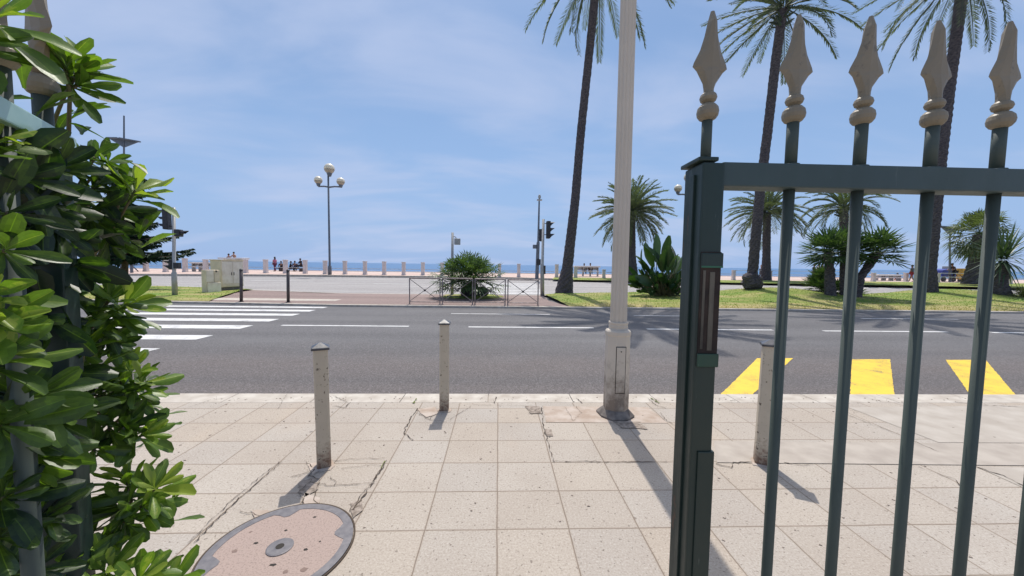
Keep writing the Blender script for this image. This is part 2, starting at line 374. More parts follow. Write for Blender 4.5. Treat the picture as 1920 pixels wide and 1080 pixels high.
M['cream'] = noisy('cream cabinet paint', (.76, .65, .47), (.63, .54, .38), 3, .6, detail=9)
M['creamwhite'] = noisy('white cabinet panel', (.80, .73, .60), (.68, .6, .47), 4, .6, detail=9)
M['globe'] = noisy('milky globe', (.80, .72, .56), (.72, .64, .48), 4, .3)
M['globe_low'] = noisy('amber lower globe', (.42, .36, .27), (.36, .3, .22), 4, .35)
M['pillar'] = noisy('pale pink pillar', (.68, .61, .58), (.58, .52, .49), 3, .85)
M['white'] = noisy('white paint', (.74, .73, .72), (.64, .63, .62), 4, .5)
M['blue'] = noisy('blue tarpaulin', (.03, .05, .25), (.04, .07, .32), 3, .6)
M['yellow'] = noisy('yellow panel', (.55, .34, .05), (.45, .27, .04), 3, .6)
M['tan'] = noisy('tan sign board', (.30, .26, .24), (.24, .21, .19), 2, .7)
M['solar'] = noisy('dark blue grey wing panel', (.10, .12, .15), (.15, .17, .2), 3, .5)
M['lens'] = mat('unlit signal lens', (.02, .03, .03), .25)
SK = {'light': noisy('fair skin', (.42, .24, .17), (.46, .27, .19), 6, .6), 'dark': noisy('tanned skin', (.22, .11, .07), (.25, .13, .085), 6, .6)}
def cloth(name, c): return noisy(name, c, tuple(x*.75 for x in c), 12, .9)
CL = {'pink': cloth('pink cloth', (.55, .2, .28)), 'plum': cloth('plum cloth', (.13, .03, .07)), 'black': cloth('black cloth', (.018, .018, .024)),
      'navy': cloth('navy cloth', (.03, .04, .08)), 'white': cloth('white cloth', (.6, .6, .62)), 'red': cloth('red cloth', (.3, .04, .05)),
      'rust': cloth('rust cloth', (.32, .15, .12)), 'grey': cloth('grey cloth', (.12, .12, .14))}
HAIR = noisy('dark hair', (.012, .01, .01), (.03, .025, .02), 20, .6)

# ================================================================== SETTING
def poly(name, pts, m, z=None, kind='structure', **k):
    mb = MB(); pts = [Vector((p[0], p[1], p[2] if len(p) > 2 and z is None else (z or 0))) for p in pts]
    mb.add(pts, [tuple(range(len(pts)))]); o = mb.build(name, m, **k); return tag(o, kind=kind)
KY = 4.41
mb = MB(); mb.add([(-60, -20, 0), (60, -20, 0), (60, 4.12, 0), (-60, 4.12, 0)], [(0, 1, 2, 3)]); tag(mb.build('pavement', M['paving']), kind='structure')
# kerb stones of the near pavement (one strip with fine joints)
mb = MB(); x = -30.3
while x < 30:
    L_ = .98 + rnd.uniform(-.03, .03)
    mb.bbox((x+L_/2, (4.125+KY)/2, -.095), (L_-.006, KY-4.125, .19), b=.006); x += L_
mb.box((0, (4.125+KY)/2, -.12), (60, KY-4.14, .2)); tag(mb.build('kerb', M['kerb']), kind='structure')
# main carriageway
poly('road', [(-70, KY-.1, RZ), (70, KY-.1, RZ), (70, 22.2, RZ), (-70, 22.2, RZ)], M['asphalt'])
poly('ground', [(-300, -80, -.35), (300, -80, -.35), (300, 60, -.35), (-300, 60, -.35)], M['concrete'])
# second carriageway, rising a little towards the sea
kp = [Gf(*q, z_road2) for q in ((150, 516), (300, 517), (500, 518), (650, 519.5), (900, 522), (1100, 527), (1350, 531.5), (1600, 535.5), (1900, 541))]
kp = [Vector((-70, kp[0].y+.5, 0))] + kp + [Vector((75, kp[-1].y-.8, 0))]
mb = MB()
for i in range(len(kp)-1):
    a, b = kp[i], kp[i+1]; rows = [18.6, 22, 25, 28, 31, 34, 50]
    for j in range(len(rows)-1):
        vs = []
        for (p, yy) in ((a, rows[j]), (b, rows[j]), (b, rows[j+1]), (a, rows[j+1])):
            vs.append((p.x, yy, z_road2(yy)+.004))
        mb.add(vs, [(0, 1, 2, 3)])
tag(mb.build('far_road', M['asphalt2']), kind='structure')
# promenade deck with its kerb
mb = MB(); kb = MB(); EDGE = 51
for i in range(len(kp)-1):
    a, b = kp[i], kp[i+1]
    for j in range(4):
        def P(p, t, off=.3):
            yy = p.y+off + (EDGE-p.y-off)*t; return Vector((p.x, yy, z_prom(yy)))
        mb.add([P(a, j/4), P(b, j/4), P(b, (j+1)/4), P(a, (j+1)/4)], [(0, 1, 2, 3)])
    za, zb = z_prom(a.y+.3)+.006, z_prom(b.y+.3)+.006
    kb.add([(a.x, a.y, -.3), (b.x, b.y, -.3), (b.x, b.y, zb), (a.x, a.y, za), (a.x, a.y+.32, za), (b.x, b.y+.32, zb), (b.x, b.y+.32, -.3), (a.x, a.y+.32, -.3)], [(0, 1, 2, 3), (3, 2, 5, 4), (4, 5, 6, 7)])
mb.add([(-70, EDGE, .38), (75, EDGE, .38), (75, EDGE, -4), (-70, EDGE, -4)], [(0, 1, 2, 3)])
tag(mb.build('promenade', M['prom']), kind='structure'); tag(kb.build('promenade_kerb', M['kerb']), kind='structure')
mb = MB().box((0, EDGE-.12, .42), (150, .35, .12)); tag(mb.build('promenade_edge', M['white']), kind='structure')
poly('beach', [(-300, EDGE, -3.4), (300, EDGE, -3.4), (300, 80, -4.6), (-300, 80, -4.6)], M['beach'])
mb = MB(); ys = [50, 200, 1000, 5000, 26000]
for i in range(4): mb.add([(-2*ys[i]-300, ys[i], -4.2), (2*ys[i]+300, ys[i], -4.2), (2*ys[i+1]+300, ys[i+1], -4.2), (-2*ys[i+1]-300, ys[i+1], -4.2)], [(0, 1, 2, 3)])
tag(mb.build('sea', M['sea']), kind='structure')
# grass strip beyond the second carriageway (right half)
def grass_obj(name, outline_front, outline_back, zf, nblade, ny=8, blade=.05, seed=1, lip=0):
    r = random.Random(seed); mb = MB(); bl = MB(); k = len(outline_front)
    grid = []
    for i in range(k):
        a, b = Vector(outline_front[i]), Vector(outline_back[i]); row = []
        for j in range(ny+1):
            p = a.lerp(b, j/ny); p = Vector((p.x, p.y, zf(p.x, p.y, j/ny))); row.append(p)
        grid.append(row)
    for i in range(k-1):
        for j in range(ny):
            mb.add([grid[i][j], grid[i+1][j], grid[i+1][j+1], grid[i][j+1]], [(0, 1, 2, 3)])
    tot = []
    for i in range(k-1):
        tot.append(abs(grid[i+1][0].x-grid[i][0].x)*abs(grid[i][-1].y-grid[i][0].y))
    for _ in range(nblade):
        i = r.choices(range(k-1), tot)[0]; u = r.random(); t = r.random()**1.4
        j = min(ny-1, int(t*ny)); v = t*ny-j
        p = (grid[i][j].lerp(grid[i+1][j], u)).lerp(grid[i][j+1].lerp(grid[i+1][j+1], u), v)
        h = blade*r.uniform(.5, 1.3); g = r.uniform(0, 6.28); wv = Vector((math.cos(g), math.sin(g), 0))*.012
        tip = p + Vector((r.uniform(-.03, .03), r.uniform(-.03, .03), h))
        bl.add([p-wv, p+wv, tip], [(0, 1, 2)])
        fr = min(1, max(0, (16.3-p.y)/2.2)); nz = noise.noise(Vector((p.x*.6, p.y*.9, 3)))
        bl.c.append(max(0, min(1, .15 + fr*.75 + nz*.6 + r.uniform(-.15, .15))))
    g0 = tag(mb.build(name, M['soil'], smooth=True), kind='structure')
    if nblade: tag(bl.build('grass_blades', M['grass']), 'short green lawn blades turning straw coloured at the kerb', 'grass', kind='stuff')
    return g0
# median: front edge follows the kerb
def mfront(x):
    if x > -5.7: return 14.12 - .007*(x+5.7)
    return 14.12 + .145*(-5.7-x)*(.6 if x > -14 else .62)
def mback(x):
    if x < -9: return 19.9 + min(3, (-9-x)*.28)
    if x < 3: return 19.6
    return 20.4 + 1.6*ss(3, 10, x)
MZ = -.03
mb = MB(); xs = [-70, -40, -30, -22, -18, -14, -12, -10, -8, -5.7, -3, 0, 2.3, 5, 10, 20, 40, 70]
for i in range(len(xs)-1):
    a, b = xs[i], xs[i+1]
    fa, fb, ba, bb = mfront(a), mfront(b), mback(a), mback(b)
    mb.add([(a, fa, -.3), (b, fb, -.3), (b, fb, MZ), (a, fa, MZ), (a, fa+.22, MZ), (b, fb+.22, MZ)], [(0, 1, 2, 3), (3, 2, 5, 4)])
    mb.add([(a, ba-.22, MZ), (b, bb-.22, MZ), (b, bb, MZ), (a, ba, MZ), (a, ba, -.3), (b, bb, -.3)], [(0, 1, 2, 3), (3, 2, 5, 4)])
tag(mb.build('median_kerb', M['kerb']), kind='structure')
XL, XR = -11.2, 2.0     # red tarmac island between the two lawns
pts = [(XL, mfront(XL)+.22), (-8, mfront(-8)+.22), (-5.7, 14.34), (XR+.75, mfront(XR)+.22), (XR+.25, 16.5), (XR+.3, mback(XR)-.22), (-9, mback(-9)-.22), (-14.2, mback(-14.2)-.22), (-12.6, 18.0)]
poly('median_paving', [(p[0], p[1], MZ+.002) for p in pts], M['redtarmac'])
mounds = [(15.5, 20.3, .42, 3.0, 3.4), (26.6, 20.6, .45, 3.2, 3.6), (9, 19, .1, 3, 2.5), (20, 19.3, .16, 4, 2.6), (36, 19.5, .3, 4, 3)]
def zlawn(x, y, t):
    z = MZ + .012
    e = min(1, t*5, (1-t)*3+.25) if True else 1
    for mx_, my, h, rx, ry in mounds:
        d = ((x-mx_)/rx)**2 + ((y-my)/ry)**2; z += h*math.exp(-d*1.3)*ss(0, .25, t)
    z += .03*noise.noise(Vector((x*.8, y*.8, 0)))*ss(0, .15, t) + .05*ss(0, .3, t)
    return z
xr = [XR+.75 + .5*i for i in range(80)] + [45, 55, 70]
grass_obj('lawn', [(x, mfront(x)+.22) for x in xr], [(max(x-.5*(1 if i == 0 else 0), XR+.4), mback(x)-.1) for i, x in enumerate(xr)], zlawn, 26000, 10)
xl = [-70, -50, -40, -30, -26, -22, -20, -18, -17, -16, -15, -14, -13, -12.2]
grass_obj('lawn', [(x if x < -12.3 else XL-.1, mfront(x)+.22) for x in xl], [(x if x < -13 else x-1.6 + (1.2 if x < -12.5 else 0), mback(x)-.1) for x in xl], lambda x, y, t: MZ+.012+.04*ss(0, .3, t), 4000, 6, seed=5)
# sea-side grass strip
fr = [Gf(x, y-1.3, z_prom) for x, y in ((1035, 525.5), (1100, 527), (1350, 531.5), (1600, 535.5), (1900, 541))]
bk = [Gf(x, y, z_prom) for x, y in ((1040, 520.2), (1100, 521), (1350, 525.6), (1600, 528), (1900, 531.5))]
fr.append(fr[-1]+Vector((25, -.7, 0))); bk.append(bk[-1]+Vector((25, 0, 0)))
grass_obj('grass_verge', [(p.x, p.y) for p in fr], [(p.x, p.y) for p in bk], lambda x, y, t: z_prom(y)+.03, 3000, 4, seed=8)

# ---- painted markings
def mark(name, px, m, z=RZ, off=.004):
    c4 = [G(x, y, z) for x, y in px]; pts = []
    for p, q in zip(c4, c4[1:]+c4[:1]):
        k = max(2, int((q-p).length/.03)); nn = (q-p).cross(Vector((0, 0, 1))).normalized()
        for i in range(k): pts.append(p.lerp(q, i/k) + nn*(noise.noise(p.lerp(q, i/k)*9)*.007 + rnd.uniform(-.003, .003)))
    return poly(name, [(p.x, p.y, z+off) for p in pts], m)
for y0, y1, xr_ in ((654.5, 669, None), (629.5, 638, None), (610.5, 617, None), (598, 603, None), (588, 591.8, None), (580.5, 583.6, None), (574.6, 576.9, None)):
    pa = G(500, y0, RZ).y; pb = G(500, y1, RZ).y
    poly('crosswalk_stripe', [(-12.3, pb, RZ+.004), (-6.3, pb, RZ+.004), (-6.3, pa, RZ+.004), (-12.3, pa, RZ+.004)], M['white_line'])
def dash(x0, x1, y, wd=.13):
    poly('lane_marking', [(x0, y-wd/2, RZ+.004), (x1, y-wd/2, RZ+.004), (x1, y+wd/2, RZ+.004), (x0, y+wd/2, RZ+.004)], M['white_line'])
for a, b, y in ((525, 768, 611), (878, 1112, 614), (1215, 1445, 618), (1548, 1770, 621.5), (1865, 2060, 624.5)):
    p, q = G(a, y, RZ), G(b, y, RZ); dash(p.x, q.x, (p.y+q.y)/2)
for a, b, y in ((845, 1030, 589), (1190, 1330, 592.5), (1620, 1790, 598)):
    p, q = G(a, y, RZ), G(b, y, RZ); dash(p.x, q.x, (p.y+q.y)/2, .1)
for a, b, c, d, y0, y1 in ((1350, 1410, 1487, 1420, 741, 672), (1594, 1677, 1669, 1597, 741, 674), (1820, 1905, 1848, 1773, 742, 675)):
    mark('yellow_marking', [(a, y1 if 0 else y0), (b, y0), (c, y1), (d, y1)], M['yellow_line'])
# tactile pale strip by the far crossing
poly('tactile_paving', [(*G(378, 562.5, MZ)[:2], MZ+.006), (*G(628, 564.5, MZ)[:2], MZ+.006), (*G(641, 561.5, MZ)[:2], MZ+.006), (*G(400, 558.6, MZ)[:2], MZ+.006)], M['kerb'])
# crossing on the second carriageway
xa, xb = G(905, 545, 0).x, G(1008, 545, 0).x+.2
for i in range(9):
    y0 = 21.0+i*1.15; z0 = z_road2(y0)+.012; z1 = z_road2(y0+.52)+.012
    poly('crosswalk_stripe', [(xa-.0*i, y0, z0), (xb+.06*i, y0, z0), (xb+.06*i, y0+.52, z1), (xa, y0+.52, z1)], M['white_line'])
for a, b, y in ((245, 420, 541), (470, 600, 531), (700, 790, 537), (1130, 1250, 534), (1420, 1600, 541)):
    p, q = Gf(a, y-5, z_road2), Gf(b, y-5, z_road2)
    poly('lane_marking', [(p.x, p.y-.1, z_road2(p.y-.1)+.012), (q.x, p.y-.1, z_road2(p.y-.1)+.012), (q.x, p.y+.1, z_road2(p.y+.1)+.012), (p.x, p.y+.1, z_road2(p.y+.1)+.012)], M['white_line'])
# ---- pavement patches and cracks
def ppoly(name, px, m, off): return poly(name, [(*G(x, y)[:2], off) for x, y in px], m)
ppoly('pavement_patch', [(1590, 764), (2000, 760), (2100, 832), (1760, 830)], M['patch'], .003)
ppoly('pavement_patch', [(1338, 828), (2100, 834), (2150, 876), (1344, 868)], M['patch2'], .005)
ppoly('pavement_patch', [(1832, 876), (2150, 880), (2200, 960), (1930, 920)], M['patch'], .003)
ppoly('pavement_patch', [(1018, 762), (1215, 764), (1252, 794), (1128, 793), (1024, 792)], M['patch3'], .003)
def crack(px, wd=.006, jit=.009, m=None, off=.007, seg=.028):
    mb = MB(); pts = []
    for (x0, y0), (x1, y1) in zip(px, px[1:]):
        a, b = G(x0, y0), G(x1, y1); k = max(1, int((b-a).length/seg))
        for i in range(k): pts.append(a.lerp(b, i/k))
    pts.append(G(*px[-1])); V = []
    for i, p in enumerate(pts):
        t = (pts[min(i+1, len(pts)-1)]-pts[max(i-1, 0)]); t.z = 0; t.normalize(); nn = Vector((-t.y, t.x, 0))
        c = p + nn*rnd.uniform(-jit, jit)*(0 if i in (0, len(pts)-1) else 1); ww = wd*rnd.uniform(.15, 1.25)/2
        V += [c-nn*ww+Vector((0, 0, off)), c+nn*ww+Vector((0, 0, off))]
    mb.add(V, [(2*i, 2*i+2, 2*i+3, 2*i+1) for i in range(len(pts)-1)])
    tag(mb.build('pavement_crack', m or M['crack']), kind='structure')
for c in [([(725, 864), (700, 905), (662, 958)], .016), ([(722, 868), (690, 915), (655, 960)], .006), ([(783, 766), (770, 785), (756, 812), (775, 826)], .014),
          ([(530, 866), (450, 935), (362, 1020)], .009), ([(524, 866), (440, 935), (352, 1020)], .007), ([(1015, 765), (1020, 805), (1030, 840), (1040, 868)], .010),
          ([(606, 868), (650, 862), (722, 860)], .005), ([(782, 775), (806, 788), (812, 778)], .007), ([(806, 788), (838, 792), (855, 780), (868, 772)], .005), ([(868, 772), (885, 760), (1000, 762)], .005),
          ([(998, 768), (1014, 775), (990, 776), (1012, 766)], .007), ([(570, 865), (590, 880), (580, 893), (600, 900)], .010), ([(585, 900), (560, 925), (575, 950)], .008), ([(600, 905), (588, 935), (600, 955)], .008),
          ([(640, 880), (700, 872), (720, 876)], .004), ([(580, 905), (620, 912), (695, 906)], .006), ([(450, 960), (480, 966), (500, 973)], .006), ([(545, 895), (575, 888), (590, 880)], .006),
          ([(1036, 866), (1080, 866), (1150, 867), (1250, 867)], .009), ([(1342, 870), (1372, 878), (1376, 868), (1410, 867)], .009), ([(1470, 868), (1500, 873), (1525, 872)], .007),
          ([(1590, 779), (1660, 806), (1760, 848)], .007), ([(1832, 877), (1880, 893), (1925, 914)], .014), ([(1722, 876), (1790, 900), (1800, 912)], .007), ([(1555, 760), (1590, 768), (1610, 774)], .006),
          ([(1215, 748), (1232, 762), (1248, 765)], .008), ([(1238, 775), (1250, 790), (1272, 802)], .006), ([(1060, 765), (1075, 790), (1090, 775), (1080, 762)], .005), ([(1780, 752), (1830, 760), (1920, 764)], .010),
          ([(625, 742), (655, 757), (648, 766), (625, 762)], .007), ([(655, 757), (640, 770)], .006), ([(540, 737), (520, 768)], .006), ([(345, 768), (395, 750)], .004), ([(930, 745), (927, 757)], .016), ([(620, 895), (630, 905), (626, 912)], .006), ([(655, 960), (672, 950), (678, 935)], .008), ([(1080, 747), (1092, 757)], .012)]:
    crack(c[0], c[1]*.8)
def chip(px, m, off=.0065):
    c4 = [G(x, y) for x, y in px]; pts = []
    for p, q in zip(c4, c4[1:]+c4[:1]):
        for i in range(4): pts.append(p.lerp(q, i/4) + Vector((rnd.uniform(-.008, .008), rnd.uniform(-.008, .008), 0)))
    poly('pavement_chip', [(p.x, p.y, off) for p in pts], m)
chip([(578, 872), (592, 868), (598, 884), (584, 893)], M['patch3']); chip([(560, 905), (590, 896), (598, 918), (575, 932), (562, 925)], M['dirt']); chip([(572, 925), (600, 935), (598, 952), (568, 956)], M['patch3']); chip([(655, 945), (676, 938), (680, 958), (662, 972)], M['dirt'])
chip([(470, 958), (500, 957), (505, 968), (478, 974)], M['patch3']); chip([(782, 768), (815, 764), (822, 776), (798, 784)], M['patch3']); chip([(985, 762), (1012, 763), (1014, 776), (996, 777)], M['dirt']); chip([(1150, 790), (1200, 792), (1215, 806), (1165, 803)], M['dirt']); chip([(1022, 806), (1034, 806), (1036, 818), (1026, 818)], M['dirt'])
crack([(1220, 747), (1236, 757)], .02, .003, M['weed'], .009); crack([(775, 757), (781, 748)], .02, .003, M['weed'], .009); crack([(714, 880), (722, 866)], .016, .004, M['weed'], .009)

gb = MB()
for _ in range(420):
    x_, y_ = rnd.uniform(-3.2, 6), rnd.uniform(1.7, 4.3) if rnd.random() < .6 else 4.3-abs(rnd.gauss(0, .12)); s_ = rnd.uniform(.003, .009); a_ = rnd.uniform(0, 6.28)
    gb.prism([Vector((x_+math.cos(a_+k*2.1)*s_*(1.7 if k == 0 else 1), y_+math.sin(a_+k*2.1)*s_, .0005)) for k in range(3)], (0, 0, s_*.5))
tag(gb.build('grit', M['dirt']), 'scattered dark grit and dry crumbs on the pavement', 'grit', kind='stuff')
# ================================================================== THINGS
# ---- manhole
c = G(525, 1029); t = thing('manhole_cover', (c.x, c.y, 0), 'round manhole cover with pinkish infill and dark iron rim, set in the pavement', 'manhole cover')
RM = .365
def ring(r0_, r1_, z0, z1, n=72, lump=None):
    mb = MB()
    for i in range(n):
        a, b = 2*math.pi*i/n, 2*math.pi*(i+1)/n
        ia, ib = (r0_-(lump(a) if lump else 0)), (r0_-(lump(b) if lump else 0))
        q = [(c.x+rr*math.cos(g), c.y+rr*math.sin(g), zz) for rr, g, zz in ((ia, a, z1), (r1_, a, z1), (r1_, b, z1), (ib, b, z1), (ia, a, z0), (r1_, a, z0), (r1_, b, z0), (ib, b, z0))]
        mb.add(q, [(0, 1, 2, 3), (1, 5, 6, 2), (0, 3, 7, 4)])
    return mb
def lump(g):
    s_ = 0
    for g0 in (R(22), R(112), R(202), R(292)):
        d = abs((g-g0+math.pi) % (2*math.pi)-math.pi); s_ = max(s_, .055*max(0, 1-(d/.16)**2)**.6)
    return s_
ring(RM-.045, RM, -.02, .010, lump=lump).build('rim', M['iron'], t)
ring(RM+.003, RM+.012, -.02, .0075).build('joint', M['crack'], t)
mb = MB(); mb.lathe([(RM-.042, -.02), (RM-.042, .008)], (c.x, c.y, 0), 64); mb.build('infill', M['manfill'], t)
mb = MB(); mb.lathe([(.066, .0), (.066, .012), (.06, .014), (.026, .014), (.024, .0145)], (c.x, c.y, 0), 32); pl = mb.build('plug', M['iron'], t)
MB().lathe([(.021, .01), (.021, .0155)], (c.x, c.y, 0), 16).build('keyhole', M['slot'], pl)

for gx, gy, a_, b_ in ((480, 1021, .02, .008), (573, 1033, .018, .009), (512, 1062, .03, .008), (536, 997, .014, .007), (600, 1018, .01, .006), (440, 1036, .022, .012), (470, 1000, .012, .008), (590, 972, .016, .007), (570, 1071, .03, .014), (535, 1075, .02, .012)):
    g_ = G(gx, gy); MB().lathe([(1, .008), (1, .0092)], (g_.x, g_.y, 0), 10, sx=a_*.6, sy=b_, fl=lambda j: 1+.25*math.sin(j*2.9+gx)).build('pit', M['dirt2'] if gx in (440, 470, 570, 535) else M['slot'], t)
# ---- bollards (near): square posts with pyramid caps
def bollard(px, top, wd, rz, lean, label):
    b = G(*px); d = G(px[0], px[1]); z1 = H - (top - (496.6+.0137*(px[0]-960)))/F*b.y
    t = thing('bollard', (b.x, b.y, 0), label, 'bollard', 'cream square bollards along the kerb')
    rot = Matrix.Rotation(rz, 3, 'Z'); mb = MB(); n_ = 10; hw = wd/2; ch = .012
    prof = [(-hw, -hw+ch), (-hw+ch, -hw), (hw-ch, -hw), (hw, -hw+ch), (hw, hw-ch), (hw-ch, hw), (-hw+ch, hw), (-hw, hw-ch)]
    rows = []
    for i in range(n_+1):
        z = -.05+(z1+.05)*i/n_; sc = 1+.02*noise.noise(Vector((b.x*9, z*7, 1)))
        rows.append([Vector((b.x+lean[0]*z, b.y+lean[1]*z, z)) + rot @ Vector((p[0]*sc, p[1]*sc, 0)) for p in prof])
    o = 0
    for rw in rows: mb.v += rw
    for i in range(n_):
        for j in range(8): q = (j+1) % 8; mb.f.append((i*8+j, i*8+q, (i+1)*8+q, (i+1)*8+j))
    mb.f.append(tuple(n_*8+j for j in range(8)))
    mb.build('post', M['bollard'], t)
    cx, cy = b.x+lean[0]*z1, b.y+lean[1]*z1; w2 = hw+.012
    mb = MB(); V = []
    for zz, ww in ((z1-.004, w2), (z1+.010, w2), (z1+.014, w2*.93), (z1+.045, .006)):
        V += [Vector((cx, cy, zz)) + rot @ Vector((a*ww, b_*ww, 0)) for a, b_ in ((-1, -1), (1, -1), (1, 1), (-1, 1))]
    F_ = [(0, 3, 2, 1), (12, 13, 14, 15)]
    for i in range(3):
        for j in range(4): q = (j+1) % 4; F_.append((i*4+j, i*4+q, i*4+4+q, i*4+4+j))
    mb.add(V, F_); mb.build('cap', M['cap'], t)
    mb = MB(); mb.lathe([(wd*.85, -.01), (wd*.8, .006), (wd*.62, .010)], (b.x, b.y, 0), 9, fl=lambda j: 1+.2*math.sin(j*4.1)); mb.build('footing', M['patch3'], t)
bollard((608, 874), 652, .098, R(24), (-.014, 0), 'chipped cream square bollard with black pyramid cap beside the manhole cover')
bollard((833, 769), 607, .096, R(4), (0, 0), 'slim cream square bollard with black cap at the kerb, left of the fluted lamp column')
bollard((1428, 868), 652, .105, R(-28), (0.02, 0), 'rust streaked cream bollard half hidden behind the first gate bar')

# ---- foreground lamp column
b = G(1155, 779); bx, by = b.x, b.y+.02
t = thing('lamp_column', (bx, by, 0), 'tall fluted cream lamp column on an octagonal pedestal at the kerb', 'street lamp')
MB().lathe([(.185, -.01), (.19, .02), (.165, .045), (.145, .065), (.128, .08)], (bx, by, 0), 8, rz=R(22.5), fl=lambda j: 1+.05*math.sin(j*2.7)).build('foot', M['column_foot'], t)
ped = MB().lathe([(.128, .05), (.126, .40), (.124, .84), (.130, .855), (.130, .885), (.118, .90), (.098, .905), (.094, .92), (.097, .94), (.094, .955), (.100, .965), (.100, .98), (.094, .985)], (bx, by, 0), 8, rz=R(22.5)).build('pedestal', M['column'], t)
MB().bbox((bx, by-.1185, .505), (.09, .008, .46), b=.003).build('access_door', M['column'], ped)
mb = MB()
for dx, dz, sx, sz in ((-.048, .505, .005, .47), (.048, .505, .005, .47), (0, .742, .1, .005), (0, .268, .1, .005)): mb.box((bx+dx, by-.1165, dz), (sx, .006, sz))
mb.lathe([(.006, .69), (.006, .70)], (bx, by-.122, 0), 8); mb.build('door_gap', M['slot'], ped)
fl = lambda j: (1.0, .93, .86, .93)[j % 4]
MB().lathe([(.088, .975), (.084, 1.3), (.078, 4), (.07, 8.6)], (bx, by, 0), 48, fl=fl).build('shaft', M['column'], t, smooth=False)
MB().lathe([(.09, 8.6), (.1, 8.64), (.06, 8.7), (.03, 8.85), (.05, 8.92), (.01, 9.0)], (bx, by, 0), 16).build('finial', M['column'], t)

# ---- spearheads
def spear(mb, base, up, wdir, s_=1.0, yaw_=0):
    """flattened four sided spear blade, y is thickness direction"""
    dd = up.cross(wdir).normalized()
    prof = [(.0085, 0), (.0088, .008), (.0120, .018), (.0235, .036), (.0310, .0430), (.0290, .050), (.0190, .071), (.0125, .094), (.0080, .118), (.0035, .136)]
    o = len(mb.v)
    for r_, z in prof:
        th = .0065 + .0045*(1 - r_/.031) if z < .125 else .0028
        hw = r_*s_
        for a_, b_ in ((1, 0), (.55, .75), (0, 1), (-.55, .75), (-1, 0), (-.55, -.75), (0, -1), (.55, -.75)):
            mb.v.append(base + up*z*s_ + wdir*(a_*hw) + dd*(b_*th*s_))
    for i in range(len(prof)-1):
        for j in range(8): q = (j+1) % 8; mb.f.append((o+i*8+j, o+i*8+q, o+i*8+8+q, o+i*8+8+j))
    mb.f.append(tuple(o+(len(prof)-1)*8+j for j in range(8))); mb.f.append(tuple(o+j for j in range(8))[::-1])
def knobs(mb, c_, z, s_=1.0):
    mb.lathe([(.0088, z-.003), (.0135, z), (.0168, z+.005), (.0178, z+.011), (.0165, z+.018), (.012, z+.0235), (.0075, z+.026), (.009, z+.0275), (.0122, z+.030), (.0140, z+.035), (.0125, z+.040), (.0085, z+.044)], c_, 20, sx=s_, sy=s_)
ZT = 1.73
# ---- right gate leaf
p0 = G(1319, 299, ZT); p1 = G(1915, 313, ZT)
gd = Vector((p1.x-p0.x, p1.y-p0.y, 0)).normalized(); gn = Vector((-gd.y, gd.x, 0))     # gn points away from the camera
gate = thing('metal_gate', (p0.x, p0.y, 0), 'dark green gate leaf of round bars topped by worn gilt spearheads, on the right', 'gate')
rotg = Matrix((gd, gn, Vector((0, 0, 1)))).transposed()
def gbox(mb, u0_, u1, n0, n1_, z0, z1, b=.002):
    c_ = p0 + gd*(u0_+u1)/2 + gn*(n0+n1_)/2; mb.bbox((c_.x, c_.y, (z0+z1)/2), (u1-u0_, n1_-n0, z1-z0), b=b, rot=rotg)
SW = .038; SD = .062
mb = MB(); gbox(mb, 0, SW, 0, SD, .06, ZT-.004, .003); st = mb.build('lock_stile', M['gate'], gate)
mb = MB(); gbox(mb, -.006, SW-.010, .002, SD+.006, ZT-.001, ZT+.006, .002); mb.build('end_cap', M['gate'], st)
mb = MB(); gbox(mb, -.004, .0035, .022, .034, .3, ZT-.02, .001); mb.build('stop_strip', M['gate'], st)
zz = lambda y: ZT - (y-299)/F*.628
mb = MB(); gbox(mb, .003, SW-.001, -.0035, .001, zz(690), zz(470), .001); lk = mb.build('lock_plate', M['rustslot'], st)
mb = MB(); gbox(mb, .002, SW+.001, -.0052, -.003, zz(500), zz(472)); mb.build('plate_end', M['gate'], lk); mb = MB(); gbox(mb, .002, SW+.001, -.0056, -.0051, zz(500), zz(496.5), .0001); mb.build('plate_edge', M['gate_fresh'], lk); mb = MB(); gbox(mb, .002, SW+.001, -.0052, -.003, zz(690), zz(664)); mb.build('plate_end', M['gate_fresh2'], lk)
mb = MB(); gbox(mb, .006, .0105, -.0045, -.003, zz(655), zz(505), .0004); mb.build('slot_strip', M['slotpale'], lk); mb = MB(); gbox(mb, .018, .0265, -.0045, -.003, zz(658), zz(508), .0004); mb.build('slot_strip', M['slotpale'], lk)
mb = MB(); gbox(mb, .012, SW+.0035, -.003, SD*.7, .06, zz(858), .002); mb.build('lower_sleeve', M['gate'], st)
LW = 1.46
mb = MB(); gbox(mb, LW, LW+.045, 0, .06, .06, ZT, .003); mb.build('hinge_stile', M['gate'], gate)
mb = MB(); gbox(mb, SW, LW, .006, .046, ZT-.0415, ZT-.001, .0025); mb.build('top_rail', M['gate_rail'], gate)
mb = MB(); gbox(mb, SW, LW, .006, .046, .70, .74, .0025); mb.build('middle_rail', M['gate'], gate)
mb = MB(); gbox(mb, SW, LW, .006, .046, .10, .14, .0025); mb.build('bottom_rail', M['gate'], gate)
def ucoord(px, y=350, z=None):     # where a bar seen at (px,y) stands along the gate
    d = ray(px, y); nrm = gn; o_ = p0 + gn*.026; tt = (o_-CAM).dot(nrm)/d.dot(nrm); return (CAM+d*tt-p0).dot(gd)
us = [ucoord(1480), ucoord(1608), ucoord(1740), ucoord(1865)]; stp = (us[3]-us[0])/3; us += [us[3]+stp*i for i in range(1, 7) if us[3]+stp*i < LW-.03]
u_first = ucoord(1325, 250)
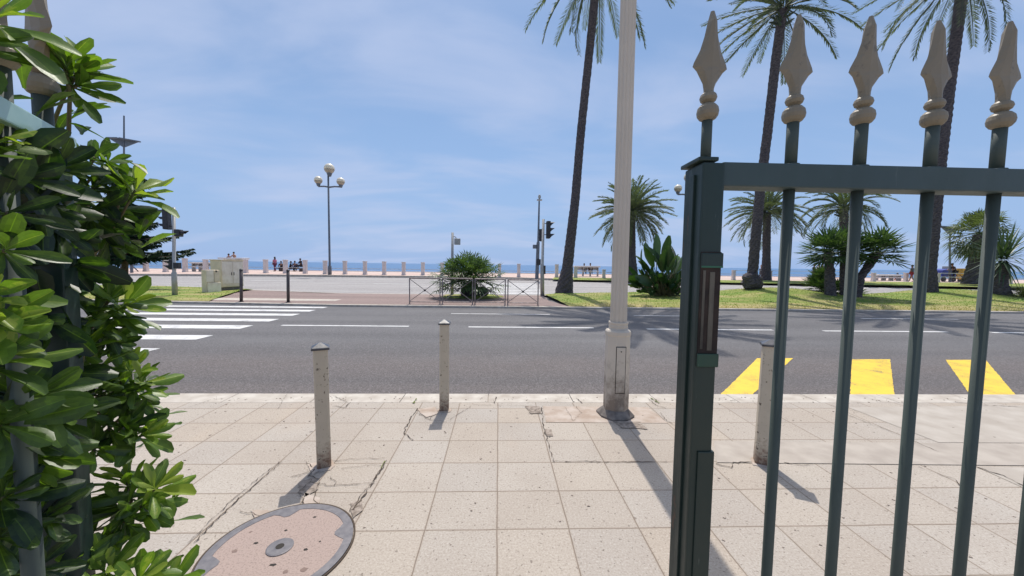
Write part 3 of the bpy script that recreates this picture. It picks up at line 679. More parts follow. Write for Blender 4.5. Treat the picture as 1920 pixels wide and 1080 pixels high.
for k, u in enumerate([u_first]+us):
    c_ = p0 + gd*u + gn*.026; r_ = .0087
    if k == 0: mb = MB().tube([(c_.x, c_.y, ZT), (c_.x, c_.y, ZT+.080)], .0085, 16); mb.build('spike_rod', M['gate_bar'], st, smooth=True); par = st
    else:
        mb = MB().tube([(c_.x, c_.y, .14), (c_.x, c_.y, ZT-.03)], r_, 40); mb.tube([(c_.x, c_.y, ZT-.002), (c_.x, c_.y, ZT+.080)], .0092, 32)
        mb.lathe([(.014, ZT-.001), (.0135, ZT+.002), (.0095, ZT+.003)], (c_.x, c_.y, 0), 14)
        par = mb.build('bar', M['gate_bar'], gate, smooth=True)
    mb = MB(); knobs(mb, (c_.x, c_.y, 0), ZT+.076); spear(mb, Vector((c_.x, c_.y, ZT+.118)), Vector((rnd.uniform(-.02, .02), rnd.uniform(-.02, .02), 1)).normalized(), (gd+gn*rnd.uniform(-.03, .06)).normalized(), .99+.02*rnd.random()); mb.build('spearhead', M['gold'], par)
# ---- left fence panel, seen obliquely
q0 = G(144, 261, ZT); q1 = G(-2, 177, ZT)
fd = Vector((q1.x-q0.x, q1.y-q0.y, 0)).normalized(); fn = Vector((fd.y, -fd.x, 0))
if fn.x < 0: fn = -fn                      # towards the opening
fence = thing('fence_panel', (q0.x, q0.y, 0), 'green spear topped fence panel with pale top rail, buried in the hedge', 'fence')
rotf = Matrix((fd, -fn, Vector((0, 0, 1)))).transposed()
def fbox(mb, u0_, u1, n0, n1_, z0, z1, b=.002):
    c_ = q0 + fd*(u0_+u1)/2 - fn*(n0+n1_)/2; mb.bbox((c_.x, c_.y, (z0+z1)/2), (u1-u0_, n1_-n0, z1-z0), b=b, rot=rotf)
mb = MB(); fbox(mb, 0, 1.5, 0, .03, ZT-.026, ZT); mb.build('top_rail', M['palegreen'], fence)
mb = MB(); fbox(mb, .012, .055, .002, .045, 0, ZT-.027); mb.build('end_post', M['gate'], fence)
mb = MB(); fbox(mb, .04, 1.5, .004, .03, .1, .14); mb.build('bottom_rail', M['gate'], fence)
for i, u in enumerate((.045, .135, .26, .385, .51, .635, .76, .885)):
    c_ = q0 + fd*u - fn*.016
    bb = MB().tube([(c_.x, c_.y, .1), (c_.x, c_.y, ZT+.05)], .0098, 16).build('bar', M['gate_bar'], fence, smooth=True)
    mb = MB(); knobs(mb, (c_.x, c_.y, 0), ZT+.045); spear(mb, Vector((c_.x, c_.y, ZT+.087)), Vector((0, 0, 1)), Vector((.94, -.3, 0)).normalized()); mb.build('spearhead', M['gold'], bb)

# ---- hedge
def leaf(mb, base, d, up, ln, wd, tint, curl=.25, fold=.18, nseg=6):
    d = d.normalized(); side = d.cross(up)
    if side.length < .05: side = d.cross(Vector((1, .2, 0)))
    side.normalize(); nn = side.cross(d).normalized(); o = len(mb.v)
    W = [.16, .26, .50, .80, 1.0, .93, .34] if nseg == 6 else [.2, .6, 1, .85, .2]
    X = (-1, -.5, -.045, .045, .5, 1); Zc = [fold*2, fold*.75, 0, 0, fold*.75, fold*2]
    if fold < 0: Zc = [fold*1.6, fold*.5, 0, 0, fold*.5, fold*1.6]
    wob = rnd.uniform(-.12, .12)
    for i in range(nseg+1):
        t = i/nseg; p = base + d*(ln*t*(1-.12*curl*t)) - nn*(curl*ln*t*t*.55) + side*(wob*ln*t*t); hw = wd*.5*W[i]
        for x_, z_ in zip(X, Zc): mb.v.append(p + side*(hw*x_) + nn*(hw*z_*(1+.25*math.sin(i*2.1+wob*40))))
    for i in range(nseg):
        a = o+6*i
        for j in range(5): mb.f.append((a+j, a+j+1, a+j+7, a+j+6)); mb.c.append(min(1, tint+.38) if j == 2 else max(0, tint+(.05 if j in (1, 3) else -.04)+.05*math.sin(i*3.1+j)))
HED = MB(); HST = MB()
def rosette(p, axis, n_=11, ln=.08, tint=.4, r=rnd):
    axis = axis.normalized(); a = axis.cross(Vector((.3, .2, 1))).normalized(); b_ = axis.cross(a)
    for i in range(n_):
        g = i*2.4 + r.uniform(-.3, .3); k = i/n_; tilt = R(72 - 50*k + r.uniform(-9, 9))
        rad = a*math.cos(g)+b_*math.sin(g); d = axis*math.cos(tilt)+rad*math.sin(tilt)
        l_ = ln*(1.1-.5*k*k)*r.uniform(.7, 1.2)
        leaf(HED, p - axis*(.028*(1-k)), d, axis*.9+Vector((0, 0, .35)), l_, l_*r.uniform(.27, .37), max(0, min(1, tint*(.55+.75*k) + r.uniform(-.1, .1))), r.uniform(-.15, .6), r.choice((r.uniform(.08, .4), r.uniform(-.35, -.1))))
def px_dir(ang):   # screen angle in degrees, 0 right, 90 up
    return RT*math.cos(R(ang)) + UP*math.sin(R(ang))
# sprigs along the outline of the bush:  x, y, distance, screen angle, leaf length, tint
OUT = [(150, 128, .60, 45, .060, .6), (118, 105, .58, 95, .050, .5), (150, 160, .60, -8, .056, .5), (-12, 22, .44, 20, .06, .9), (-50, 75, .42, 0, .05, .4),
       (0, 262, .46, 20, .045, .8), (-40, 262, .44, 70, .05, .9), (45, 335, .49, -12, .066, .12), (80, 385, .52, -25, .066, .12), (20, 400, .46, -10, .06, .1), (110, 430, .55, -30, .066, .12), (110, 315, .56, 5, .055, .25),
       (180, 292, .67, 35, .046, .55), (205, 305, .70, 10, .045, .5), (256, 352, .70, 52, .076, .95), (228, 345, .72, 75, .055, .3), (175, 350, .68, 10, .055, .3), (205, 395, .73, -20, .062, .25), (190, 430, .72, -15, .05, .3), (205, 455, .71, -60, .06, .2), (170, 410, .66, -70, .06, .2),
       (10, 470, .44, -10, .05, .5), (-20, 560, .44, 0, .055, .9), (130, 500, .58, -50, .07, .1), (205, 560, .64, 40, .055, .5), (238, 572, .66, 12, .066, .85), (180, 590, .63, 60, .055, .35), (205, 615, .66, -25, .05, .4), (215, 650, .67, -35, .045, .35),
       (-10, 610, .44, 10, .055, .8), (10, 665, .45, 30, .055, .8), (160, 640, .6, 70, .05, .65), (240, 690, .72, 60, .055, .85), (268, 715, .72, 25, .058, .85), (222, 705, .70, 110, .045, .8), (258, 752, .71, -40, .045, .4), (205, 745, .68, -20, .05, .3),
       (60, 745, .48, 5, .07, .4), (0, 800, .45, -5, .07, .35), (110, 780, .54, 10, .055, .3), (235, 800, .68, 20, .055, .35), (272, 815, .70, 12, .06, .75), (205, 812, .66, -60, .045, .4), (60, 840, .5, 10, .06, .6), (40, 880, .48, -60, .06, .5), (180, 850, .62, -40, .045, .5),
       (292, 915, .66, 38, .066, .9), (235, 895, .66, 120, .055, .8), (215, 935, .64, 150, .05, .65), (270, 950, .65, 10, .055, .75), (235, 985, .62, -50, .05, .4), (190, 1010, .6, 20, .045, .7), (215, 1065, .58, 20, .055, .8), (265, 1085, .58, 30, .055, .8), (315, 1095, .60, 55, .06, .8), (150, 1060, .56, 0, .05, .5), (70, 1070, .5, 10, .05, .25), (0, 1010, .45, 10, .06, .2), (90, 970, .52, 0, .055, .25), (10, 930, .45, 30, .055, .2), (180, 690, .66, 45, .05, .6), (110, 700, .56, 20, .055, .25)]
spine = [A(-260, 1500, .95), A(-120, 1000, .95), A(-60, 700, .98), A(-20, 450, 1.0), A(10, 250, 1.0), A(20, 120, .95)]
def spine_at(z):
    for a, b_ in zip(spine, spine[1:]):
        if a.z <= z <= b_.z: return a.lerp(b_, (z-a.z)/(b_.z-a.z))
    return spine[0] if z < spine[0].z else spine[-1]
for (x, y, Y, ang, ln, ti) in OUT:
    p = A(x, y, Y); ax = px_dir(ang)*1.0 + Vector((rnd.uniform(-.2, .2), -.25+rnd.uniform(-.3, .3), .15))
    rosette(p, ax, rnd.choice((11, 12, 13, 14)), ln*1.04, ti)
    axn = ax.normalized(); s0 = spine_at(p.z-.28); mid = p - axn*.10 + Vector((0, .05, -.03))
    c1_ = s0.lerp(mid, .55)+Vector((0, 0, -.05)); c2_ = p-axn*.13; e_ = p-axn*.005; bz = []
    for i in range(9):
        u = i/8; bz.append(s0*(1-u)**3 + c1_*3*u*(1-u)**2 + c2_*3*u*u*(1-u) + e_*u**3)
    HST.tube(bz, [.005-.003*i/8 for i in range(9)], 6)
    for k in range(rnd.choice((2, 3, 5))):      # stray leaves down the twig
        q = mid.lerp(p, rnd.uniform(-.1, .6)); d = (ax.normalized()*.4 + Vector((rnd.uniform(-1, 1), rnd.uniform(-1, 1), rnd.uniform(-.6, .8)))).normalized()
        leaf(HED, q, d, Vector((0, 0, 1)), ln*.95, ln*.33, max(0, ti*.5), rnd.uniform(0, .5))
def bound(y):     # right edge of the dense part
    T = [(-60, -200), (230, -120), (290, 20), (340, 60), (420, 110), (470, 110), (520, 100), (560, 120), (620, 130), (700, 140), (760, 140), (830, 100), (900, 70), (1000, 70), (1100, 100), (1300, 120), (1500, 100)]
    for (a, va), (b_, vb) in zip(T, T[1:]):
        if a <= y <= b_: return va+(vb-va)*(y-a)/(b_-a)
    return 100
rh = random.Random(21)
for _ in range(560):
    y = rh.uniform(300, 1420); x = bound(y) - abs(rh.gauss(0, 110)) - 40
    if x < -330: continue
    Y = rh.uniform(.66, 1.15) if rh.random() < .88 else rh.uniform(.52, .62)
    if y > 800 and Y > .95: Y = .9
    p = A(x, y, Y*(1 if x > -60 else 1.05))
    if p.z < .1: continue
    rosette(p, Vector((rh.uniform(-.4, 1), rh.uniform(-1, .4), rh.uniform(-.3, .8))), 9, rh.uniform(.06, .078), rh.uniform(.0, .25), rh)  # low tints put the shade inside the hedge into the leaf colour
hb = Vector((spine[0].x, spine[0].y, 0))
for k in range(5):
    off = Vector((rh.uniform(-.08, .08), rh.uniform(-.12, .12), 0))
    HST.tube([hb+off+Vector((0, 0, -.02))] + [q+off*.8-Vector((.06, 0, 0)) for q in spine[1:5]], [.022, .018, .014, .010, .005], 7)
hedge = thing('hedge_shrub', (hb.x, hb.y, 0), 'glossy green hedge with spoon shaped leaves in rosettes, filling the left edge', 'hedge')
HED.build('foliage', M['hedge'], hedge, smooth=True); HST.build('stems', M['stem'], hedge, smooth=True)

# ---- palms
def frond(mb, base, az, el, ln, droop, nl=34, lw=.036, ll=.55, r=rnd, tint=.4, vee=.45):
    """pinnate frond: curved rachis with a row of narrow leaflets each side"""
    p = Vector(base); pts = [p.copy()]; n_ = 14; e = el
    az2 = az + r.uniform(-.15, .15)
    for i in range(n_):
        t = i/n_; e2 = e - droop*(t**1.25)
        p = p + Vector((math.cos(az)*math.cos(e2), math.sin(az)*math.cos(e2), math.sin(e2)))*(ln/n_); pts.append(p.copy())
    o = len(mb.v)
    mb.tube(pts, [.035*(1-i/n_)+.006 for i in range(n_+1)], 4, cap=False); mb.c += [tint*.8]*(n_*4)
    for i in range(nl):
        t = .12 + .88*(i+.5)/nl; k = t*n_; j = min(n_-1, int(k)); q = pts[j].lerp(pts[j+1], k-j)
        tg = (pts[j+1]-pts[j]).normalized(); sd_ = tg.cross(Vector((0, 0, 1)))
        if sd_.length < .1: sd_ = Vector((-math.sin(az), math.cos(az), 0))
        sd_.normalize(); nn = sd_.cross(tg)
        L2 = ll*(math.sin(math.pi*min(1, .2+t*.72))**.6)*r.uniform(.85, 1.1)
        for s_ in (-1, 1):
            d = (sd_*s_*1.0 + tg*r.uniform(1.0, 1.5) + nn*(vee + r.uniform(-.35, .25))).normalized()
            m_ = q + d*L2*.45; tip = q + d*L2 + Vector((0, 0, -.13*L2*r.uniform(.3, 1.6)))
            wv = (tg*.8+nn*.5).normalized()*lw/2
            mb.add([q, m_-wv, tip, m_+wv], [(0, 1, 2, 3)]); mb.c.append(max(0, min(1, tint+r.uniform(-.25, .25))))
def palm_trunk(mb, pts, rads, r=rnd, rough=.05, n_=14, per=.16):
    """rings of old leaf bases"""
    P_ = []; Rr = []
    for (a, b_), (ra, rb) in zip(zip(pts, pts[1:]), zip(rads, rads[1:])):
        a, b_ = Vector(a), Vector(b_); k = max(2, int((b_-a).length/per))
        for i in range(k): P_.append(a.lerp(b_, i/k)); Rr.append(ra+(rb-ra)*i/k)
    P_.append(Vector(pts[-1])); Rr.append(rads[-1]); o = len(mb.v)
    for i, (p, rr) in enumerate(zip(P_, Rr)):
        for j in range(n_):
            g = 2*math.pi*j/n_; f_ = rr*(1 + rough*(1 if (i+j) % 2 else -1) + r.uniform(-rough, rough)*.7)
            mb.v.append(p + Vector((math.cos(g)*f_, math.sin(g)*f_, 0)))
    for i in range(len(P_)-1):
        for j in range(n_): q = (j+1) % n_; mb.f.append((o+i*n_+j, o+i*n_+q, o+(i+1)*n_+q, o+(i+1)*n_+j))
    mb.f.append(tuple(o+(len(P_)-1)*n_+j for j in range(n_)))
def date_palm(name, pxs, Ys, rads, label, group, nfr=46, ln=4.6, seed=1, tint=.4, base_z=None, ll=.55, ball=None, nl=62, elr=(-35, 80), lw=.05, drp=(.9, 1.6)):
    r = random.Random(seed); pts = [A(x, y, Y) for (x, y), Y in zip(pxs, Ys)]
    if base_z is not None: pts[0].z = base_z
    t = thing(name, tuple(pts[0]), label, 'palm tree', group)
    mb = MB(); palm_trunk(mb, [pts[0]-Vector((0, 0, .15))]+pts[1:], rads, r)
    if ball:
        for bx_, bz_, br_ in ((-.06, .5, 1), (.14, .32, .8), (-.2, .95, .72), (.12, .85, .7)): mb.ell(pts[0]+Vector((bx_, -.08, ball*bz_*1.25)), (ball*br_, ball*br_, ball*br_*.8), 18, 12)
    tr = mb.build('trunk', M['trunk'], t); top = pts[-1]
    if ball:
        for v in tr.data.vertices:
            if v.co.z < ball*1.8: v.co += Vector([noise.noise(v.co*6.1+Vector((k*9, 0, 0)))*.13 for k in range(3)])
    mb = MB()
    for i in range(nfr):
        az = i*2.39996 + r.uniform(-.2, .2); k = (i+.5)/nfr; el = R(elr[1]+(elr[0]-elr[1])*k**.8 + r.uniform(-7, 7))
        frond(mb, top+Vector((math.cos(az)*.15, math.sin(az)*.15, .25*(1-k))), az, el, ln*r.uniform(.85, 1.08)*(1-.15*(1-k)), drp[0]+(drp[1]-drp[0])*r.random(), nl, lw, ll, r, tint)
    for i in range(14):      # old boots and stubs under the crown
        az = r.uniform(0, 6.28); a_ = top+Vector((0, 0, -.3-.5*r.random())); rr = rads[-1]
        mb.tube([a_+Vector((math.cos(az)*rr*.6, math.sin(az)*rr*.6, 0)), a_+Vector((math.cos(az)*(rr+.35), math.sin(az)*(rr+.35), .25))], [.07, .03], 5); mb.c += [.1]*7
    mb.build('crown', M['palm'], t)
    return t
TG = 'tall date palms on the median lawn'
date_palm('palm_tree', [(1057, 549), (1064, 500), (1078, 380), (1090, 240), (1106, 90), (1122, -75)], [20.9, 20.85, 20.5, 20.1, 19.5, 18.6], [.52, .30, .235, .215, .205, .20], 'tall leaning date palm directly left of the fluted lamp column', TG, 36, 4.5, 3, .5, ll=.5, lw=.075, elr=(-50, 70), drp=(.5, 1.0), base_z=.08)
date_palm('palm_tree', [(1409, 540), (1412, 500), (1425, 360), (1440, 240), (1455, 110), (1468, 18)], [20.6, 20.6, 20.3, 20.0, 19.6, 19.2], [.30, .26, .235, .22, .215, .21], 'tall date palm with a round knobbly foot, behind the first two gate bars', TG, 38, 4.2, 4, .45, ll=.46, lw=.075, ball=.5, base_z=.42, elr=(-34, 78), drp=(.45, 1.0))
date_palm('palm_tree', [(1741, 548), (1744, 500), (1764, 300), (1783, 140), (1797, 40), (1808, -55)], [20.6, 20.6, 20.2, 19.9, 19.6, 19.3], [.40, .27, .245, .235, .23, .23], 'tall date palm on a grass mound behind the third gate bar', TG, 38, 4.7, 9, .45, ll=.5, lw=.075, base_z=.42, elr=(-50, 75), drp=(.5, 1.0))
SG = 'shorter date palms on the seaside verge'
date_palm('palm_tree', [(1187, 524), (1185, 480), (1184, 400)], [37, 37, 37], [.55, .36, .36], 'bushy date palm with a full round crown behind the fluted lamp column', SG, 84, 4.3, 12, .5, nl=40, ll=.75, lw=.11, elr=(-42, 85), drp=(.5, 1.2))
date_palm('palm_tree', [(1436, 525), (1437, 480), (1438, 398)], [38, 38, 38], [.5, .36, .36], 'short date palm mostly hidden behind the knobbly footed tall palm', SG, 60, 4.4, 13, .5, nl=38, ll=.75, lw=.11, elr=(-32, 80), drp=(.6, 1.3))
date_palm('palm_tree', [(1584, 527), (1583, 480), (1582, 392)], [36, 36, 36], [.42, .33, .36], 'short date palm with a sparse drooping crown above the fan palm clump', SG, 44, 4.0, 14, .4, nl=36, ll=.66, lw=.11, elr=(-14, 80), drp=(1.0, 1.8))

def fanleaf(mb, base, d, pet, rad, nb, r, tint, droop=.25, lw=.05):
    d = d.normalized(); side = d.cross(Vector((0, 0, 1)))
    if side.length < .1: side = Vector((1, 0, 0))
    side.normalize(); nn = side.cross(d).normalized(); h = Vector(base)+d*pet + Vector((0, 0, -droop*pet*.3))
    mb.tube([base, Vector(base).lerp(h, .5)+Vector((0, 0, .03)), h], .016, 4, cap=False); mb.c += [tint*.8]*8
    tilt = r.uniform(-.3, .5); ax = (nn*math.cos(tilt)).normalized()
    for i in range(nb):
        g = R(-115 + 230*(i+.5)/nb) ; dd = (d*math.cos(g) + side*math.sin(g)*.95 + nn*.22*r.uniform(.2, 1.2)).normalized()
        L_ = rad*(.75+.25*math.cos(g))*r.uniform(.9, 1.08); m_ = h+dd*L_*.5; tip = h+dd*L_ + Vector((0, 0, -droop*L_*r.uniform(.4, 1.4)))
        wv = dd.cross(nn).normalized()*lw/2
        mb.add([h, m_-wv, tip, m_+wv], [(0, 1, 2, 3)]); mb.c.append(max(0, min(1, tint+r.uniform(-.25, .25))))
def fan_head(mb, c_, n_, pet, rad, r, tint=.4, el=(-35, 85), nb=14, droop=.25, lw=.05, sq=1):
    for i in range(n_):
        az = i*2.39996+r.uniform(-.2, .2); k = (i+.5)/n_; e = R(el[1]+(el[0]-el[1])*k**.85)
        fanleaf(mb, Vector(c_), Vector((math.cos(az)*math.cos(e), math.sin(az)*math.cos(e)*sq, math.sin(e))), pet*r.uniform(.8, 1.15), rad*r.uniform(.85, 1.1), nb, r, tint, droop, lw)
# clump of three fan palms
r = random.Random(31); cb_ = Gf(1575, 556, lambda y: .2)
t = thing('fan_palm', (cb_.x, cb_.y, .12), 'clump of dwarf fan palms with three dark trunks between the second and third gate bars', 'palm tree')
tm = MB(); cm = MB()
for pts_, rr, hd in (([(1557, 556), (1556, 510), (1552, 474)], (.25, .2, .17), 22), ([(1584, 556), (1583, 500), (1586, 470)], (.2, .17, .15), 22), ([(1603, 556), (1612, 522), (1630, 496), (1645, 474)], (.26, .18, .2, .2), 24)):
    P3 = [A(x, y, cb_.y+(.3 if pts_[0][0] == 1584 else 0)) for x, y in pts_]; palm_trunk(tm, [P3[0]-Vector((0, 0, .2))]+P3[1:], rr, r, .09, 10, .12)
    fan_head(cm, P3[-1], hd+12, .66, .92, r, .3, (-36, 85), 14, .14, .085)
for (x, y, Y) in ((1540, 540, 19.3), (1528, 535, 19.8), (1552, 550, 19.0), (1575, 545, 19.5), (1595, 552, 19.6), (1540, 520, 19.8)):
    fan_head(cm, A(x, y, Y), 18, .35, .5, r, .3, (-10, 85), 13, .1, .055)
tm.build('trunk', M['trunk'], t); cm.build('crown', M['fan'], t)
# low wide fan palm behind the barriers
r = random.Random(33); c_ = G(884, 556, MZ)
t = thing('fan_palm', (c_.x, c_.y, MZ), 'low wide fan palm bush with a dark stump, behind the crossed barriers', 'palm tree')
tm = MB(); cm = MB()
for dx, dz, rr in ((0, .45, .36), (.5, .3, .3), (-.3, .3, .25)): tm.ell(c_+Vector((dx, 0, dz*.8)), (rr, rr, dz), 12, 8)
mm = tm.build('trunk', M['trunk'], t)
for v in mm.data.vertices: v.co += v.co.normalized()*noise.noise(v.co*7)*.12
for (x, y, Y, n_) in ((864, 526, 17.3, 44), (892, 526, 17.2, 44), (879, 516, 17.5, 40), (850, 528, 17.4, 30), (905, 528, 17.4, 30)):
    fan_head(cm, A(x, y, Y), int(n_*.62), .80, .66, r, .5, (-30, 88), 14, .3, .06)
cm.build('crown', M['fan'], t)
mb = MB(); 
mb.lathe([(1.55, 0), (1.5, .03), (.2, .05)], (c_.x+.05, c_.y, MZ+.004), 22, sy=.8, fl=lambda j: 1+.08*math.sin(j*2.3)+.06*math.sin(j*5)); tag(mb.build('planting_bed', M['soil']), kind='structure')
# washingtonia style palm, far right
r = random.Random(34); pts_ = [A(1826, 533, 33), A(1827, 510, 33), A(1832, 480, 33), A(1836, 440, 33)]
t = thing('fan_palm', tuple(pts_[0]), 'stout fan palm with a shaggy pale skirt between the third and fourth gate bars', 'palm tree')
tm = MB(); palm_trunk(tm, pts_, (.85, .6, .45, .4), r, .07, 12, .2); tm.build('trunk', M['trunk'], t)
cm = MB(); fan_head(cm, pts_[-1]+Vector((0, 0, .1)), 64, 1.6, 1.35, r, .45, (-65, 88), 16, .4, .12); cm.build('crown', M['fan_dry'], t)
# sword leaf yucca
r = random.Random(35); pts_ = [A(1876, 562, 18.8), A(1875, 530, 18.8), A(1880, 496, 18.8)]
t = thing('yucca_tree', tuple(pts_[0]), 'yucca with long sword leaves on a dark flared trunk at the fourth gate bar', 'yucca')
tm = MB(); palm_trunk(tm, pts_, (.46, .28, .26), r, .07, 12, .12); tm.build('trunk', M['trunk'], t)
cm = MB()
for hx in (-.12, .2):
    for i in range(62):
        az = i*2.4+hx*9; k = i/62; e = R(80-135*k); c_ = pts_[-1]+Vector((hx, 0, .35*(1-k)+.1))
        d = Vector((math.cos(az)*math.cos(e), math.sin(az)*math.cos(e), math.sin(e))); L_ = r.uniform(1.6, 2.3)*(1 if k < .7 else .7); dr = .1+.5*k
        sd_ = d.cross(Vector((0, 0, 1))).normalized()*.042; m_ = c_+d*L_*.45; tp = c_+d*L_+Vector((0, 0, -dr*L_*.5))
        cm.add([c_-sd_*.7, c_+sd_*.7, m_+sd_, m_-sd_, tp], [(0, 1, 2, 3), (3, 2, 4)]); tt = r.uniform(.2, .7); cm.c += [tt, tt]
cm.build('crown', M['sword'], t)
# bird-of-paradise clump
r = random.Random(36); c_ = G(1246, 556, MZ+.1)
t = thing('banana_plant', (c_.x, c_.y, .08), 'clump of big upright paddle leaves left of the dark gate stile', 'plant')
cm = MB(); tm = MB()
def paddle(bs, tip, wd, ti):
    bs, tip = Vector(bs), Vector(tip); pe = bs.lerp(tip, .55); d = (tip-pe); ln = d.length
    tm.tube([bs, bs.lerp(pe, .6)+Vector((0, 0, .05)), pe], [.035, .022, .016], 5)
    side = d.cross(Vector((r.uniform(-1, 1), r.uniform(-.6, 1), r.uniform(-.5, .7)))).normalized(); nn = side.cross(d).normalized(); o = len(cm.v); n_ = 9; bend = r.uniform(-.2, .9)
    for i in range(n_+1):
        k = i/n_; hw = wd*.5*math.sin(math.pi*min(.97, .05+.92*k))**.55; q = pe.lerp(tip, k) - nn*(ln*bend*k*k*.5) ; cm.v += [q-side*hw*(1+r.uniform(-.08, .08))+nn*hw*.4, q, q+side*hw*(1+r.uniform(-.08, .08))+nn*hw*.4]
    for i in range(n_): a = o+3*i; cm.f += [(a, a+1, a+4, a+3), (a+1, a+2, a+5, a+4)]; cm.c += [ti, max(0, ti-.05)]
for (x, y, dY) in ((1186, 462, 0), (1183, 502, .1), (1192, 517, -.3), (1198, 470, .1), (1210, 448, .1), (1222, 446, -.2), (1232, 440, .2), (1256, 436, 0), (1250, 455, -.4), (1268, 455, .1), (1278, 462, -.2), (1240, 465, -.5), (1228, 470, .4), (1262, 475, -.6), (1200, 490, 0), (1215, 480, -.4), (1282, 480, .3), (1290, 470, .4), (1300, 490, 0), (1310, 480, .2), (1245, 480, .6), (1272, 470, .5)):
    paddle(c_+Vector((r.uniform(-.45, .45), r.uniform(-.3, .3), 0)), A(x+r.uniform(-6, 6), y+r.uniform(-3, 12), c_.y+dY), r.uniform(.38, .52), r.uniform(.2, .8))
for _ in range(150):
    a_ = r.uniform(0, 6.28); rr = r.uniform(.2, 1.05); bs = c_+Vector((math.cos(a_)*rr*.7, math.sin(a_)*rr*.45, r.uniform(0, .25))); hh = r.uniform(.15, 1.25)
    paddle(bs, bs+Vector((math.cos(a_)*rr*1.1+r.uniform(-.2, .2), math.sin(a_)*rr*.8, hh)), r.uniform(.16, .34), r.uniform(0, .55))
cm.build('foliage', M['paddle'], t, smooth=True); tm.build('stems', M['stem'], t)
# arching pale grass tuft at the right edge
r = random.Random(37); c_ = G(1925, 563, .1)
t = thing('ornamental_grass', (c_.x, c_.y, .08), 'low tuft of arching straw green leaves at the right edge of the lawn', 'plant')
cm = MB()
for _ in range(260):
    a_ = r.uniform(0, 6.28); L_ = r.uniform(.8, 1.5); e = r.uniform(.3, 1.3); d = Vector((math.cos(a_)*math.cos(e), math.sin(a_)*math.cos(e), math.sin(e))); b0 = c_+Vector((r.uniform(-.1, .1), r.uniform(-.1, .1), 0))
    m_ = b0+d*L_*.55; tp = b0+d*L_+Vector((0, 0, -.45*L_)); tp.z = max(tp.z, c_.z+.02); sd_ = Vector((-math.sin(a_), math.cos(a_), 0))*.014
    cm.add([b0-sd_, b0+sd_, m_+sd_, m_-sd_, tp], [(0, 1, 2, 3), (3, 2, 4)]); tt = r.uniform(.1, .9); cm.c += [tt, tt]
cm.build('foliage', M['drygrass'], t)
# small tuft of suckers at the foot of the verge palm
# left conifer with feathery tiers
r = random.Random(38); c_ = G(233, 536, 0); TY = 20.5; b_ = A(233, 541, TY); tp = A(238, 318, TY)
t = thing('conifer_tree', (b_.x, b_.y, .05), 'dark conifer with long flat feathery branches behind the hedge tips', 'tree')
tm = MB().tube([Vector((b_.x, b_.y, 0)), b_.lerp(tp, .5), tp], [.16, .11, .03], 10); cm = MB()
def tier_branch(p, az, ln, sag):
    n_ = 12; pts = [p + Vector((math.cos(az)*ln*i/n_, math.sin(az)*ln*i/n_, -sag*math.sin(math.pi*i/n_*.75)*ln+ .10*ln*(i/n_)**2)) for i in range(n_+1)]
    tm.tube(pts, [.045*(1-i/n_)+.008 for i in range(n_+1)], 5); sd_ = Vector((-math.sin(az), math.cos(az), 0)); dd = Vector((math.cos(az), math.sin(az), 0))
    for i in range(int(ln*60)):
        k = .12+.88*r.random(); j = min(n_-1, int(k*n_)); q = pts[j].lerp(pts[j+1], k*n_-j); s_ = r.choice((-1, 1)); L_ = (.5*(1-k)+.18)*r.uniform(.6, 1.2)
        d = (sd_*s_*.8+dd*.7+Vector((0, 0, r.uniform(-1.3, .05)))).normalized(); e_ = q+d*L_; w_ = d.cross(Vector((0, 0, 1))).normalized()*.05; v_ = Vector((0, 0, .05))
        cm.add([q, q.lerp(e_, .5)-w_-v_*.5, e_, q.lerp(e_, .5)+w_], [(0, 1, 2, 3)]); cm.add([q, q.lerp(e_, .5)-v_, e_, q.lerp(e_, .5)+v_], [(0, 1, 2, 3)]); tt = r.uniform(0, .9); cm.c += [tt, tt]
for i in range(9):
    k = i/8; p = b_.lerp(tp, .27+.71*k); ln = 1.3*(1-k)**.6+.5
    for j in range(7): tier_branch(p+Vector((0, 0, r.uniform(-.15, .15))), j*2*math.pi/7+i*.9+r.uniform(-.2, .2), ln*r.uniform(.75, 1.05), r.uniform(.0, .12))
tier_branch(A(233, 475, TY), -.02, 3.6, .08); tier_branch(A(233, 470, TY), .25, 3.0, .06); tier_branch(A(233, 450, TY), .05, 2.6, .0); tier_branch(A(233, 472, TY), -.3, 2.6, .1)
tm.build('trunk', M['bark'], t, smooth=True); cm.build('crown', M['pine'], t)

# ---- street furniture
def pole(mb, x, y0, y1, Y, r0_, r1_, n_=12, z0=None):
    a, b_ = A(x[0], y0, Y), A(x[1], y1, Y); a.z = a.z if z0 is None else z0; mb.tube([a, b_], [r0_, r1_], n_); return a, b_
def sbox(mb, x, y, Y, w_, h_, d_, rz=0, b=.01): c_ = A(x, y, Y); mb.bbox(tuple(c_), (w_, d_, h_), rz, b=b); return c_
def visor(mb, c_, d, r_=.1, ln=.2):
    c_ = Vector(c_); d = Vector(d).normalized(); s_ = d.cross(Vector((0, 0, 1))).normalized(); V = []; n_ = 8
    for i in range(n_+1):
        g = math.pi*(i/n_)*1.1 - .05*math.pi; q = s_*math.cos(g)*r_ + Vector((0, 0, math.sin(g)*r_)); V += [c_+q, c_+q+d*ln*(.35+.65*max(0, math.sin(g)))]
    o = len(mb.v); mb.v += V; mb.f += [(o+2*i, o+2*i+1, o+2*i+3, o+2*i+2) for i in range(n_)]
